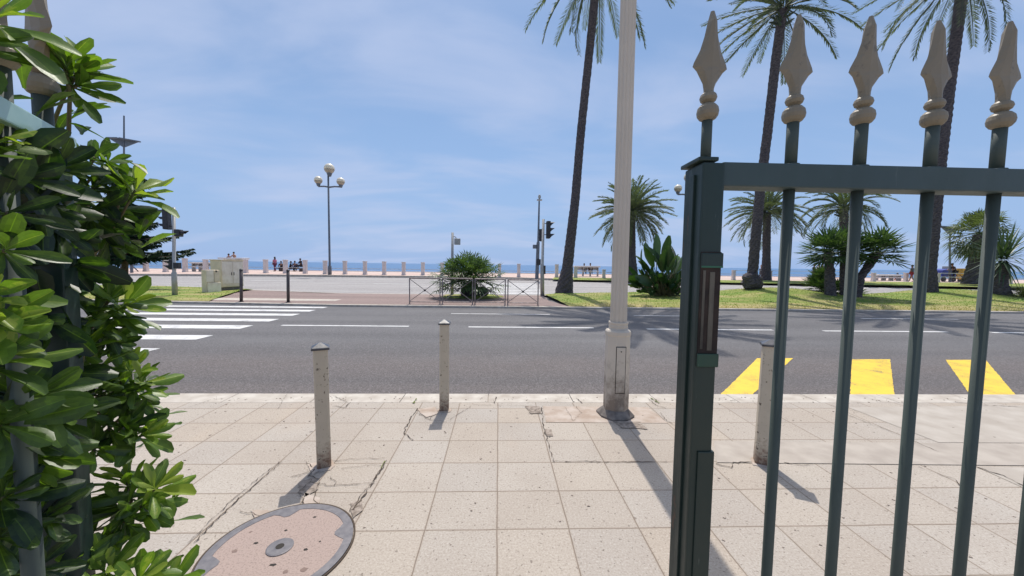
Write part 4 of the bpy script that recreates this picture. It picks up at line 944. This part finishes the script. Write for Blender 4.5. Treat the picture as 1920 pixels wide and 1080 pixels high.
def signal_head(parent, c_, d, n_=3, sc=1.0, name='signal_head'):
    c_ = Vector(c_); d = Vector(d).normalized(); az = math.atan2(d.y, d.x)-math.pi/2*-1; rz = math.atan2(d.y, d.x)+math.pi/2
    h_ = .3*sc*n_; mb = MB().bbox(tuple(c_), (.3*sc, .2*sc, h_), rz, b=.04*sc); hd_ = mb.build(name, M['black'], parent)
    for i in range(n_):
        vm = MB(); lm = MB()
        q = c_+Vector((0, 0, (i-(n_-1)/2)*.3*sc))+d*.1*sc; visor(vm, q, d, .105*sc, .27*sc)
        lm.ell(q, (.09*sc, .09*sc, .09*sc), 10, 6)
        vm.build('visor', M['black'], hd_); lm.build('lens', M['lens'], hd_)
    return hd_
def brackets(parent, c_, pc, dz=(.3, -.3), r_=.02):
    for z in dz: MB().tube([Vector(c_)+Vector((0, 0, z)), Vector((pc.x, pc.y, c_[2]+z))], r_, 6).build('bracket', M['black'], parent)
# left traffic light
PX = G(328, 555, MZ); PY = PX.y
t = thing('traffic_light', (PX.x, PX.y, MZ), 'traffic light on a grey pole on the small lawn left of the crossing', 'traffic light')
mb = MB(); mb.tube([(PX.x, PX.y, MZ), A(326.5, 512, PY), A(326.5, 510, PY), A(326, 389, PY)], [.105, .10, .07, .058], 12); mb.build('pole', M['greymetal'], t, smooth=True)
dL = Vector((-1, -.1, 0)); c1 = A(313, 411, PY); signal_head(t, c1, dL, 3, 1.0); brackets(t, c1, A(326, 411, PY))
c2 = A(335, 437, PY); signal_head(t, c2, (1, .15, 0), 1, 1.05, 'repeater')
c3 = A(320.5, 496, PY); signal_head(t, c3, (-.6, -.8, 0), 2, .75, 'pedestrian_signal'); mb = MB(); sbox(mb, 332.5, 498, PY, .2, .26, .2); mb.build('push_button_box', M['black'], t)
# right traffic light
PX = G(1017, 549, MZ); PX.y = min(PX.y, 19.3); PX = A(1017, 549, 19.4); PX.z = MZ
t = thing('traffic_light', tuple(PX), 'three lamp traffic light on a grey pole at the lawn corner beside the barriers', 'traffic light')
mb = MB(); mb.tube([PX, A(1016.5, 496, 19.4), A(1017, 495, 19.4), A(1019, 411, 19.4)], [.11, .10, .075, .065], 12); mb.build('pole', M['greymetal'], t, smooth=True)
c1 = A(1028, 431, 19.4); signal_head(t, c1, (1, .1, 0), 3, 1.0); brackets(t, c1, A(1018.5, 431, 19.4), (.32, -.25)); mb = MB(); sbox(mb, 1020.5, 506, 19.4, .12, .45, .16); mb.build('control_box', M['darkmetal'], t)
# camera mast behind it
MYY = 36.5; a = Gf(1006.5, 524, z_prom); MYY = a.y
t = thing('camera_mast', tuple(a), 'thin dark mast with a small camera on top, left of the three lamp traffic light', 'mast')
mb = MB(); mb.tube([a, A(1009, 455, MYY), A(1009.2, 453, MYY), A(1011, 377, MYY)], [.17, .15, .10, .07], 10); mb.build('pole', M['slategrey'], t)
mb = MB(); q = A(1011.5, 375, MYY); mb.box(q, (.45, .3, .1)); mb.ell(q+Vector((0, 0, .28)), (.13, .13, .22), 10, 8); mb.build('camera', M['greymetal'], t)
mb = MB(); sbox(mb, 1002.5, 462.5, MYY, .34, .36, .3, b=.04); mb.tube([A(1002, 462, MYY), A(1009, 462, MYY)], .04, 6); mb.build('junction_box', M['slategrey'], t)
hd = signal_head(t, A(1015.3, 441, MYY), (.3, 1, 0), 3, 1.25); brackets(t, A(1015.3, 441, MYY), A(1009.5, 441, MYY), (.45, -.35), .03)
mb = MB(); sbox(mb, 1009.8, 491.5, MYY-.1, .38, .55, .3, b=.04); mb.build('equipment_box', M['black'], t)
# small sign pole
a = G(847.5, 549, MZ); a.y = 19.0; a = A(847.5, 549, 19.0); a.z = MZ
t = thing('sign_post', tuple(a), 'grey post with a small hanging square sign above the low fan palm', 'sign')
MB().tube([a, A(848.5, 436, 19.0)], [.085, .06], 10).build('post', M['greymetal'], t, smooth=True)
mb = MB(); q = A(857.5, 453, 19.0); mb.bbox(tuple(q), (.31, .10, .32), R(14), b=.03); mb.build('sign_panel', M['greymetal'], t)
MB().tube([A(849, 444, 19), A(853, 443.6, 19), A(856, 447, 19)], .022, 6).build('bracket', M['greymetal'], t)
# triple globe lamps
def globe_lamp(px, base, y_arm, Yf, label):
    a = Gf(px, base, z_prom); Y = a.y; s_ = Y/F
    t = thing('street_lamp', tuple(a), label, 'street lamp', 'three globe promenade lamps')
    MB().lathe([(3.3*s_, 0), (3.2*s_, 1.9*s_*8), (2.0*s_, 2.05*s_*8), (1.9*s_, 20*s_), (1.5*s_, (base-325)*s_)], tuple(a), 12).build('pole', M['slategrey'], t, smooth=True)
    q = A(px-.5, y_arm, Y); mb = MB()
    for s2 in (-1, 1): mb.tube([q+Vector((0, 0, -.05)), q+Vector((s2*.5, 0, .02)), q+Vector((s2*19.5*s_, 0, .0)), q+Vector((s2*20*s_, 0, 4*s_))], [.09, .08, .08, .12], 8)
    mb.build('arm', M['slategrey'], t)
    for dx, dy, r_ in ((0, -32, 9.2), (-20, -11, 7.2), (20, -9.5, 7.2)):
        c_ = q+Vector((dx*s_, 0, -dy*s_)); rr = r_*s_
        MB().lathe([(rr*.3, -rr*1.5), (rr*.45, -rr*1.1), (rr*.55, -rr*.8)], tuple(c_), 12).build('socket', M['slategrey'], t)
        g_ = MB().lathe([(rr*math.cos(R(e)), rr*math.sin(R(e))) for e in (-8, 10, 30, 50, 70, 89)], tuple(c_), 20).build('globe', M['globe'], t, smooth=True)
        MB().lathe([(rr*.98*math.cos(R(e)), rr*.98*math.sin(R(e))) for e in (-80, -60, -40, -20, -8)], tuple(c_), 20).build('globe_bowl', M['globe_low'], g_, smooth=True)
globe_lamp(618.5, 515, 350, 0, 'lamp with three milky globes on a slate pole, standing clear before the sea')
globe_lamp(1291, 526, 365, 0, 'lamp with milky globes peeking out left of the dark gate stile')
# masts with wing panels
def wing_mast(px, base, top, yw, half, label):
    a = Gf(px, base, z_prom); Y = a.y; s_ = Y/F; t = thing('wing_mast', tuple(a), label, 'mast', 'masts with wing panels')
    MB().tube([a, A(px, top, Y)], [.12, .06], 8).build('pole', M['slategrey'], t)
    q = A(px, yw, Y)
    for s2 in (-1, 1):
        root = q+Vector((s2*.1, 0, -.1)); tipp = q+Vector((s2*half*s_, 0, .55 if s2 < 0 else .25))
        mb = MB(); mb.prism([root+Vector((0, -.6, .5)), root+Vector((0, .6, .5)), tipp+Vector((0, .08, 0)), tipp+Vector((0, -.08, 0))], (0, 0, -.1)); mb.prism([root+Vector((0, -.03, .42)), root+Vector((0, -.03, -.25)), tipp+Vector((0, -.03, -.02))], (0, .06, 0)); mb.build('wing_panel', M['solar'], t)
wing_mast(232.5, 511, 217, 269, 28, 'slim mast carrying two dark wing panels above the hedge')
wing_mast(1781, 529, 428, 433, 22, 'mast with a flat dark wing panel between third gate bar and stout fan palm')
# crossing posts
for x, y0, y1, lab in ((452.5, 566, 507, 'dark slim post at the crossing, just in front of the cream cabinet'), (540.5, 567, 508, 'dark slim post at the crossing, standing alone right of the cream cabinet')):
    Y = G(x, y0, MZ).y; a = A(x, y0, Y); a.z = MZ; b_ = A(x-.5, y1, Y); t = thing('crossing_post', tuple(a), lab, 'bollard', 'dark posts at the far crossing')
    MB().tube([a, b_], .055, 12).build('post', M['darkmetal'], t, smooth=True); MB().lathe([(.062, 0), (.062, .03), (.03, .06), (.005, .07)], tuple(b_), 12).build('cap', M['black'], t); MB().lathe([(.09, .0), (.09, .02), (.06, .025)], tuple(a), 12).build('base_plate', M['darkmetal'], t)
# barriers
BY = 14.55
def barrier(x0, x1, yb, yt, lab):
    a, b_ = A(x0, yb, BY), A(x1, yb+.6, BY); tz = A(x0, yt, BY).z; a.z = b_.z = MZ
    t = thing('crowd_barrier', tuple(a.lerp(b_, .5)), lab, 'barrier', 'crossed barriers on the median'); h_ = tz-MZ
    for q in (a, b_): MB().tube([q, q+Vector((0, 0, h_))], .022, 8).build('post', M['barrier'], t)
    MB().tube([a+Vector((0, 0, h_)), b_+Vector((0, 0, h_))], .025, 8).build('top_rail', M['barrier'], t)
    MB().tube([a+Vector((0, 0, .1)), b_+Vector((0, 0, .1))], .016, 8).build('bottom_rail', M['barrier'], t)
    MB().tube([a+Vector((0, 0, .12)), b_+Vector((0, 0, h_-.03))], .013, 6).build('cross_brace', M['barrier'], t); MB().tube([a+Vector((0, .028, h_-.03)), b_+Vector((0, .028, .12))], .013, 6).build('cross_brace', M['barrier'], t)
    MB().ell((a+b_)/2+Vector((0, 0, h_*.54)), (.045, .035, .045), 10, 7).build('boss', M['darkmetal'], t)
    for q in (a, b_): MB().box(q+Vector((0, 0, .008)), (.09, .09, .012)).build('foot_plate', M['barrier'], t)
barrier(768, 825, 568.3, 521.5, 'leftmost of the four crossed barriers, clear of the palm bush')
barrier(829.5, 886, 568.8, 522, 'crossed barrier before the left half of the palm bush')
barrier(890.5, 947, 569.4, 523, 'crossed barrier before the right half of the palm bush')
barrier(952, 1008.5, 570, 524.3, 'rightmost crossed barrier, ending beside the traffic light')
# cabinets
Cb = G(416, 547, MZ); Yc = Cb.y; s_ = Yc/F
t = thing('utility_cabinet', (Cb.x, Yc, MZ), 'large cream two door utility cabinet on a low plinth behind the crossing post', 'cabinet')
wC = 1.33; dC = .63; hC = (547-488)*s_; ang = R(80)
rc = Matrix.Rotation(ang, 3, 'Z')
def cb(mb, x0, x1, y0, y1, z0, z1, b=.01): c_ = Vector((Cb.x, Yc, MZ)) + rc @ Vector(((x0+x1)/2, (y0+y1)/2, (z0+z1)/2)); mb.bbox(c_, (x1-x0, y1-y0, z1-z0), ang, b=b)
mb = MB(); cb(mb, .06, wC-.06, .06, dC-.06, 0, .22); mb.build('plinth', M['column_foot'], t)
mb = MB(); cb(mb, 0, wC, 0, dC, .22, hC-.05, .015); bd = mb.build('body', M['cream'], t)
mb = MB(); cb(mb, -.03, wC+.03, -.03, dC+.03, hC-.05, hC+.0, .015); mb.build('roof', M['cream'], t)
for i in (0, 1):
    mb = MB(); cb(mb, .04+i*(wC/2-.03)-0, wC/2-.01+i*(wC/2-.03), -.018, .0, .4, hC-.12, .006); dr = mb.build('door', M['creamwhite'], t)
    mb = MB(); cb(mb, wC/2-.1+i*.14, wC/2-.07+i*.14, -.04, -.018, hC*.5, hC*.5+.16, .004); mb.build('handle', M['darkmetal'], dr)
mb = MB(); cb(mb, .03, wC-.03, -.014, 0, .26, .37, .004); mb.build('skirt_panel', M['cream'], t)
S0 = G(382, 551, MZ); Ys = S0.y
S0 = G(389, 550.5, MZ); Ys = S0.y; rs = Matrix.Rotation(R(80), 3, 'Z')
def sb(mb, x0, x1, y0_, y1_, d0, d1, b=.01):
    s2 = Ys/F; k = .7/23; xa, xb_ = (x0-389)*k, (x1-389)*k
    c_ = Vector((S0.x, Ys, MZ)) + rs @ Vector(((xa+xb_)/2, (d0+d1)/2, ((551-y0_)+(551-y1_))/2*s2)); mb.bbox(c_, (xb_-xa, d1-d0, abs(y1_-y0_)*s2), R(80), b=b)
t = thing('meter_cabinet', (S0.x, Ys, MZ), 'small stacked white meter boxes beside the large cream cabinet', 'cabinet')
mb = MB(); sb(mb, 389, 412, 551, 508, .04, .3); mb.build('body', M['cream'], t)
mb = MB(); sb(mb, 389, 401, 530, 508, 0, .038); mb.build('upper_door', M['creamwhite'], t)
mb = MB(); sb(mb, 402, 411, 530, 509, 0, .038); mb.build('side_door', M['cream'], t)
mb = MB(); sb(mb, 390, 412.5, 549.5, 531.5, -.03, .038, .015); mb.build('lower_door', M['creamwhite'], t)
mb = MB(); sb(mb, 404, 406, 512, 509, -.03, 0, .003); mb.build('latch', M['black'], t)

# ---- promenade pillars and rails
PL = [(203, 489, 509), (274, 488, 509), (311, 487, 510), (347.5, 485, 510), (386, 487, 511), (461, 487, 512), (498.5, 487, 512), (535.5, 487.5, 512.5), (572.5, 488, 513), (610, 489, 514), (647, 489.5, 514.3), (684.5, 490, 515), (720.5, 490.5, 515.3), (757, 491.5, 515.8), (793, 492, 516), (829, 492.5, 517), (936.5, 494.5, 519), (972.5, 494.5, 519.5), (1043.5, 495.5, 520.3), (1079, 500, 521)]
def pillar(x, yt, yb, nm='pillar', wf=.20, lab='pale square pillar of the seaside railing', wdpx=6.4):
    a = Gf(x, yb, z_prom); s_ = a.y/F; hh = (yb-yt)*s_; wv = wdpx*s_
    t = thing('railing_pillar', tuple(a), lab, 'pillar', 'pale pillars along the promenade')
    MB().bbox(a+Vector((0, 0, hh*.46)), (wv*.94, wv*.94, hh*.94), b=.02).build('shaft', M['pillar'], t)
    MB().bbox(a+Vector((0, 0, hh-.05)), (wv*1.06, wv*1.06, .11), b=.02).build('cap', M['pillar'], t)
    MB().bbox(a+Vector((0, 0, .06)), (wv*1.08, wv*1.08, .14), b=.02).build('base', M['pillar'], t)
    return a
tops = []
LM = {203: 'pale pillar seen through the gap left of the conifer trunk', 274: 'pale pillar between the conifer trunk and the left traffic light, by the info board', 311: 'pale pillar just left of the left traffic light pole', 347.5: 'pale pillar just right of the left traffic light pole', 386: 'pale pillar just left of the big cream cabinet', 461: 'pale pillar just right of the big cream cabinet', 498.5: 'pale pillar left of the walking woman in pink', 535.5: 'pale pillar behind the lone dark crossing post', 572.5: 'pale pillar right of the seated group in black', 610: 'pale pillar just left of the clear standing globe lamp', 647: 'first pale pillar right of the clear standing globe lamp', 684.5: 'second pale pillar right of the clear standing globe lamp', 720.5: 'third pale pillar right of the clear standing globe lamp', 757: 'fourth pale pillar right of the globe lamp, above the first barrier post', 793: 'pale pillar above the leftmost crossed barrier', 829: 'pale pillar touching the left fringe of the palm bush', 936.5: 'pale pillar touching the right fringe of the palm bush', 972.5: 'pale pillar above the rightmost crossed barrier', 1043.5: 'pale pillar between the three lamp signal and the leaning palm', 1079: 'pale pillar just right of the leaning tall palm foot'}
for x, yt, yb in PL: tops.append(pillar(x, yt, yb, lab=LM[x]))
RPL = [(1132, 505, 522, 'thin pale pillar just left of the fluted lamp column'), (1375, 506, 525, 'thin pale pillar right of the dark gate stile'), (1443, 507, 526, 'pale pillar beside the man and the yellow bin'), (1637, 511, 527.5, 'pale pillar right of the leaning fan palm trunk'), (1698, 511, 527.8, 'pale pillar left of the walker in red shorts'), (1757.5, 511, 530, 'pale pillar in front of the blue cart'), (1893, 517, 533, 'pale pillar between the yucca leaves')]
for x, yt, yb, lb in RPL: tops.append(pillar(x, yt, yb, lab=lb, wdpx=5.6))
a0 = Gf(150, 509, z_prom); tops = [a0]+tops+[tops[-1]+Vector((9, 0, 0))]
for i, (a, b_) in enumerate(zip(tops, tops[1:])):
    if (b_-a).length < .3: continue
    mb = MB(); d = (b_-a).normalized()*.22
    for hz in (.62, 1.02 if i > 21 else .62):
        mb.tube([a+d+Vector((0, 0, hz)), b_-d+Vector((0, 0, hz))], .028, 6)
    o = mb.build('handrail', M['white'], org=tuple(a.lerp(b_, .5)))
    if i < 1: lb = 'white handrail at the far left behind the hedge gaps'
    elif i <= len(LM): 
        k = [LM[x] for x, _, _ in PL][i-1]; lb = 'white handrail starting at the ' + k
    else: lb = 'white handrail starting at the ' + ([q[3] for q in RPL]+[''])[min(i-1-len(PL), len(RPL)-1)]
    lb = ' '.join(lb.replace(' just', '').replace(' of the', ' of').replace('starting at the', 'right of the').replace(', above the first barrier post', '').split()[:16])
    tag(o, lb, 'handrail', 'white handrails between the pillars')
# ---- white bench shelters
def shelter(px, yt, yb, wpx, lab, tall=False):
    a = Gf(px, yb, z_prom); a.y += 1.2; s_ = a.y/F; a = A(px, yb-1, a.y); w_ = wpx*s_; h_ = (yb-yt)*s_; a.z = z_prom(a.y)
    t = thing('bench_shelter', tuple(a), lab, 'bench', 'white bench shelters on the promenade')
    MB().bbox(a+Vector((0, .2, h_)), (w_, 1.2, .16), b=.03).build('roof', M['white'], t)
    MB().bbox(a+Vector((0, -.1, h_*.55)), (w_*.92, .55, .1), b=.02).build('seat', M['white'], t)
    MB().bbox(a+Vector((0, .3, h_*.8)), (w_*.92, .06, h_*.3), b=.02).build('backrest', M['white'], t)
    for s2 in (-1, -.33, .33, 1): MB().box(a+Vector((s2*w_*.44, .1, h_*.46)), (.08, .5, h_*.92)).build('leg', M['greymetal'], t)
shelter(381, 494, 510, 40, 'white bench shelter behind the small meter boxes')
shelter(437, 486, 512, 44, 'tall white bench shelter hidden behind the cream cabinet')
shelter(1100, 500.5, 519, 48, 'white bench shelter right of the leaning tall palm foot')
shelter(1665, 516, 527, 52, 'white bench shelter right of the leaning fan palm trunk')
# picnic table and board at far left
a = Gf(236, 509, z_prom); t = thing('picnic_table', tuple(a), 'dark picnic table behind the conifer trunk', 'table'); s_ = a.y/F
MB().bbox(a+Vector((0, 0, .75)), (48*s_, .9, .07), b=.02).build('tabletop', M['darkmetal'], t)
for s2 in (-1, 1): MB().tube([a+Vector((s2*.9, -.4, 0)), a+Vector((s2*.55, 0, .7)), a+Vector((s2*.9, .4, 0))], .05, 6).build('leg', M['darkmetal'], t)
a = Gf(206, 511, z_prom); s_ = a.y/F; t = thing('info_board', tuple(a), 'tan information board on dark posts left of the conifer trunk', 'sign')
MB().bbox(A(206, 477, a.y), (34*s_, .12, 23*s_), b=.02).build('board', M['tan'], t)
for x in (189, 263): 
    q = Gf(x, 511, z_prom); MB().tube([Vector((q.x, a.y, a.z)), Vector((q.x, a.y, a.z+46*s_ if x < 200 else a.z+52*s_))], .12, 8).build('post', M['slategrey'], t)
MB().tube([A(188, 465, a.y), A(264, 464, a.y)], .05, 6).build('crossbar', M['slategrey'], t)
# blue cart, yellow box, bin
def Q(px, py, Y): return A(px, py, Y)
Yp = 41.0
a = A(1768, 528, Yp); a.z = z_prom(Yp); s_ = Yp/F; t = thing('rental_cart', tuple(a), 'blue covered cart with a pale box on top, right of the tall palm foot', 'cart')
mb = MB(); mb.prism([a+Vector((-14*s_, -.5, .5)), a+Vector((14*s_, -.5, .5)), a+Vector((15*s_, -.5, 22*s_)), a+Vector((0, -.5, 25*s_)), a+Vector((-13*s_, -.5, 22*s_))], (0, 1.1, 0)); mb.build('cover', M['blue'], t)
MB().bbox(a+Vector((7*s_, 0, 27.5*s_)), (12*s_, .5, 5*s_), b=.02).build('top_box', M['greymetal'], t)
for s2 in (-1, 1):
    MB().tube([a+Vector((s2*10*s_, -.55, .28)), a+Vector((s2*10*s_, -.45, .28))], .28, 16).build('wheel', M['black'], t)
a = A(1804, 529, Yp); a.z = z_prom(Yp); t = thing('equipment_box', tuple(a), 'yellow upright box between the cyclist and the stout fan palm', 'box')
MB().bbox(a+Vector((0, 0, 15*s_)), (15*s_, .6, 20*s_), b=.03).build('body', M['yellow'], t); MB().bbox(a+Vector((0, 0, 25.5*s_)), (16*s_, .66, 1.2*s_), b=.02).build('lid', M['yellow'], t)
for s2 in (-1, 1): MB().box(a+Vector((s2*5*s_, 0, 2.5*s_)), (.1, .4, 5*s_)).build('leg', M['black'], t)
a = Gf(1438, 524.5, z_prom); s_ = a.y/F; t = thing('litter_bin', tuple(a), 'small yellow litter bin beside the pillar and the leaning man', 'bin')
MB().lathe([(2.3*s_, .05), (2.6*s_, .1), (2.8*s_, 13*s_)], tuple(a), 12).build('bin_body', M['yellow'], t); MB().lathe([(3*s_, 13*s_), (3*s_, 14*s_), (1*s_, 15*s_)], tuple(a), 12).build('lid', M['darkmetal'], t)

# ---- people: one continuous skinned body each, clothes and hair as children
def skinned(name, verts, edges, rads, m, parent, sub=2):
    me = bpy.data.meshes.new(name); me.from_pydata(verts, edges, []); o = bpy.data.objects.new(name, me); COL.objects.link(o)
    md = o.modifiers.new('s', 'SKIN'); md.use_smooth_shade = True
    sv = me.skin_vertices[0].data
    for i, r_ in enumerate(rads): sv[i].radius = (r_, r_) if not isinstance(r_, tuple) else r_
    sv[0].use_root = True
    o.modifiers.new('u', 'SUBSURF').levels = sub; o.modifiers['u'].render_levels = sub
    bpy.context.view_layer.update(); dg = bpy.context.evaluated_depsgraph_get(); m2 = bpy.data.meshes.new_from_object(o.evaluated_get(dg)); m2.name = name
    o.modifiers.clear(); o.data = m2; m2.materials.clear(); m2.materials.append(m); m2.polygons.foreach_set('use_smooth', [True]*len(m2.polygons)); o.parent = parent; return o
def person(loc, yaw_, pose, label, skin, top, bottom, s_=1.0, group=None, topbare=False, hairlong=False, bust=False):
    """pose: stand, walk, sit, ride, lean. Local frame: faces +Y, z up from the feet (or seat)"""
    t = thing('person', tuple(loc), label, 'person', group); t.rotation_euler.z = yaw_; t.scale = (s_,)*3
    if pose in ('stand', 'walk', 'lean'):
        ln_ = .0 if pose != 'lean' else .22; st_ = .0 if pose == 'stand' else .2
        J = dict(pel=(0, 0, .93), waist=(0, ln_*.3, 1.08), chest=(0, ln_*.8, 1.3), neck=(0, ln_*1.1, 1.47), head0=(0, ln_*1.2+.01, 1.56), head1=(0, ln_*1.25+.02, 1.68))
        legs = [((s2*.1, 0, .9), (s2*.11, st_*s2*.5+.03, .48), (s2*.11, st_*s2*1.0-.03*(s2 < 0), .09), (s2*.12, st_*s2+.15, .035)) for s2 in (-1, 1)]
        ae = .5 if pose == 'lean' else .0
        arms = [((s2*.19, ln_*.95, 1.40), (s2*.25, ln_+.02+ae*.4, 1.13), (s2*.24, ln_+.12+ae*.8, .90 if not ae else 1.05), (s2*.22, ln_+.18+ae*.9, .82 if not ae else 1.03)) for s2 in (-1, 1)]
    else:
        b0 = .45 if pose == 'sit' else .98; ln_ = .1 if pose == 'sit' else .32
        J = dict(pel=(0, 0, b0), waist=(0, ln_*.3, b0+.17), chest=(0, ln_*.8, b0+.38), neck=(0, ln_*1.1, b0+.54), head0=(0, ln_*1.15, b0+.63), head1=(0, ln_*1.15+.02, b0+.75))
        if pose == 'sit': legs = [((s2*.1, .05, b0-.01), (s2*.14, .45, b0+.02), (s2*.13, .47, .10), (s2*.13, .62, .035)) for s2 in (-1, 1)]
        else: legs = [((s2*.1, .03, b0-.03), (s2*.13, .36, b0-.22+s2*.1), (s2*.13, .22, b0-.62+s2*.12), (s2*.13, .36, b0-.67+s2*.12)) for s2 in (-1, 1)]
        hz = b0+.02 if pose == 'sit' else 1.08; hy = .4 if pose == 'sit' else .66
        arms = [((s2*.19, ln_*.95, b0+.47), (s2*.25, ln_+.12, b0+.22), (s2*.2, (ln_+hy)/2+.1, (b0+.22+hz)/2), (s2*.2, hy, hz)) for s2 in (-1, 1)]
    V = []; E = []; Rr = []; names = ['pel', 'waist', 'chest', 'neck', 'head0', 'head1']; rr = [.135, .115, .145, .055, .085, .085]
    for n_, r_ in zip(names, rr): V.append(J[n_]); Rr.append(r_)
    E += [(i, i+1) for i in range(5)]
    for lg in legs:
        p_ = 0
        for q, r_ in zip(lg, (.095, .062, .042, .04)): V.append(q); Rr.append(r_); E.append((p_, len(V)-1)); p_ = len(V)-1
    for ar in arms:
        p_ = 2
        for q, r_ in zip(ar, (.058, .044, .036, .034)): V.append(q); Rr.append(r_); E.append((p_, len(V)-1)); p_ = len(V)-1
    skinned('body', V, E, Rr, SK[skin], t)
    V2 = [J['pel'], J['waist'], J['chest'], (J['neck'][0], J['neck'][1], J['neck'][2]-.05)]; E2 = [(0, 1), (1, 2), (2, 3)]; R2 = [.15, .135, .165, .075]
    if not topbare:
        for ar in arms: V2 += [ar[0], tuple(Vector(ar[0]).lerp(Vector(ar[1]), .8))]; E2 += [(2, len(V2)-2), (len(V2)-2, len(V2)-1)]; R2 += [.078, .066]
        skinned('shirt', V2, E2, R2, CL[top], t, 1)
    V3 = [J['pel']]; E3 = []; R3 = [.155]; full = bottom in ('black', 'plum', 'navy', 'grey')
    for lg in legs:
        p_ = 0; ch = [lg[0], lg[1]] + ([lg[2]] if full else []); 
        if not full: ch[1] = tuple(Vector(lg[0]).lerp(Vector(lg[1]), .8))
        for q, r_ in zip(ch, (.115, .085, .062)): V3.append(q); R3.append(r_); E3.append((p_, len(V3)-1)); p_ = len(V3)-1
    skinned('trousers' if full else 'shorts', V3, E3, R3, CL[bottom], t, 1)
    h = Vector(J['head1']); mb = MB(); mb.ell(h+Vector((0, -.022, .0)), (.098, .105, .115), 12, 8)
    if hairlong: mb.ell(h+Vector((0, -.075, -.12)), (.085, .05, .16), 10, 7)
    me = mb.build('hair', HAIR, smooth=True); me.parent = t
    f = MB(); f.ell(h+Vector((0, .085, -.05)), (.016, .024, .026), 8, 6); f.ell(h+Vector((.035, .078, -.015)), (.012, .01, .008), 8, 6); f.ell(h+Vector((-.035, .078, -.015)), (.012, .01, .008), 8, 6); f.ell(h+Vector((0, .075, -.095)), (.025, .012, .007), 8, 6)
    fo = f.build('face', SK[skin], smooth=True); fo.parent = t
    return t
def at_prom(x, Y, z=None): 
    p = A(x, 500, Y); p.z = z_prom(Y) if z is None else z; return p
person(at_prom(515.5, 46), R(75), 'walk', 'woman walking in a pink top and dark plum trousers by the railing', 'dark', 'pink', 'plum', 1.0, hairlong=True)
PG = 'people in black seated on the promenade'
for x, Y, z, yw, lb, tp in ((527.5, 47, -.05, 40, 'crouched person in black next to the woman in pink', 'black'), (543.5, 47.2, -.05, -60, 'seated person in black right of the pillar behind the lone post', 'black'), (553, 46.7, 0, 30, 'seated person in dark navy in the middle of the group', 'navy'), (565, 46, .3, 150, 'person in black sitting upright at the right of the group', 'black')):
    person(at_prom(x, Y, z_prom(Y)+z), R(yw), 'sit', lb, 'dark', tp, 'black', 1.02, PG)
a = at_prom(546, 47.0); mb = MB(); t = thing('stone_bench', tuple(a), 'low dark stone bench under the seated group in black', 'bench'); MB().bbox(a+Vector((0, 0, .36)), (3.4, .5, .1), b=.02).build('seat', M['darkmetal'], t)
for s2 in (-1, 1): MB().bbox(a+Vector((s2*1.2, 0, .15)), (.3, .4, .32), b=.02).build('leg', M['darkmetal'], t)
person(A(431, 497, 43.5), R(170), 'sit', 'seated bather with dark hair above the cream cabinet, the lower of two', 'light', 'rust', 'navy', 1.0, topbare=False)
person(A(440, 493.8, 43.3), R(185), 'sit', 'seated bare chested bather above the cream cabinet, the taller of two', 'light', 'rust', 'red', 1.0, topbare=True)
person(A(1094.5, 514.5, 43.5), R(180), 'sit', 'person in black seated on the left of the white shelter', 'dark', 'black', 'black', 1.0)
person(A(1106, 514, 43.5), R(180), 'sit', 'person in white seated on the right of the white shelter', 'dark', 'white', 'grey', 1.0)
person(at_prom(1428.5, 42), R(-60), 'lean', 'man leaning forward beside the trunk of the knobbly footed palm', 'dark', 'rust', 'grey', 1.12, topbare=True)
person(at_prom(1526.5, 43), R(200), 'stand', 'person in black behind the fan palm clump, leftmost of three', 'dark', 'black', 'black', 1.0)
person(at_prom(1535.5, 41), R(180), 'stand', 'person in white behind the fan palm clump, middle of three', 'light', 'white', 'navy', 1.06)
person(at_prom(1542.5, 41), R(160), 'stand', 'person in dark grey behind the fan palm clump, rightmost of three', 'light', 'grey', 'grey', 1.08)
person(at_prom(1682, 44.5, -.1), R(180), 'sit', 'sunburnt person whose head shows over the white shelter', 'dark', 'rust', 'red', 1.0)
person(at_prom(1711, 39.5), R(20), 'walk', 'walker in a grey top and red shorts left of the third gate bar', 'dark', 'grey', 'red', 1.05)
# bicycle and rider
Yb = 39.6; a = at_prom(1788, Yb); t = thing('bicycle', tuple(a), 'dark bicycle ridden past the blue cart', 'bicycle')
sB = 1.25
def bv(x, z, y=0): return a+Vector((x*sB, y, z*sB))
for x in (-.53, .53):
    mb = MB(); n_ = 28
    pts = [bv(x+.33*math.cos(2*math.pi*i/n_), .34+.33*math.sin(2*math.pi*i/n_)) for i in range(n_+1)]; mb.tube(pts, .022*sB, 6); wl = mb.build('wheel', M['black'], t)
    mb = MB()
    for i in range(8): g = i*math.pi/4; mb.tube([bv(x, .34), bv(x+.31*math.cos(g), .34+.31*math.sin(g))], .004, 4)
    mb.ell(bv(x, .34), (.04, .05, .04), 8, 6); mb.build('spokes', M['greymetal'], wl)
mb = MB()
for p_, q in (((.53, .34), (.12, .3)), ((.53, .34), (.2, .82)), ((.12, .3), (.2, .86)), ((.12, .3), (-.36, .78)), ((.2, .8), (-.38, .84)), ((-.53, .34), (-.38, .95))): mb.tube([bv(*p_), bv(*q)], .018*sB, 6)
mb.build('frame', M['darkmetal'], t)
MB().tube([bv(-.38, .95), bv(-.4, 1.02)], .016, 6).tube([bv(-.42, 1.03, -.26), bv(-.4, 1.02), bv(-.42, 1.03, .26)], .016, 6).build('handlebar', M['black'], t)
MB().ell(bv(.2, .9), (.14, .08, .035), 10, 6).build('saddle', M['black'], t); MB().ell(bv(.12, .3), (.09, .03, .09), 12, 6).build('crank', M['greymetal'], t)
person(a+Vector((.2*sB, 0, .10)), R(90), 'ride', 'rider in black with a cap on the bicycle by the blue cart', 'dark', 'black', 'black', 1.1)
for o in bpy.data.objects:
    if '_o' in o: del o['_o']
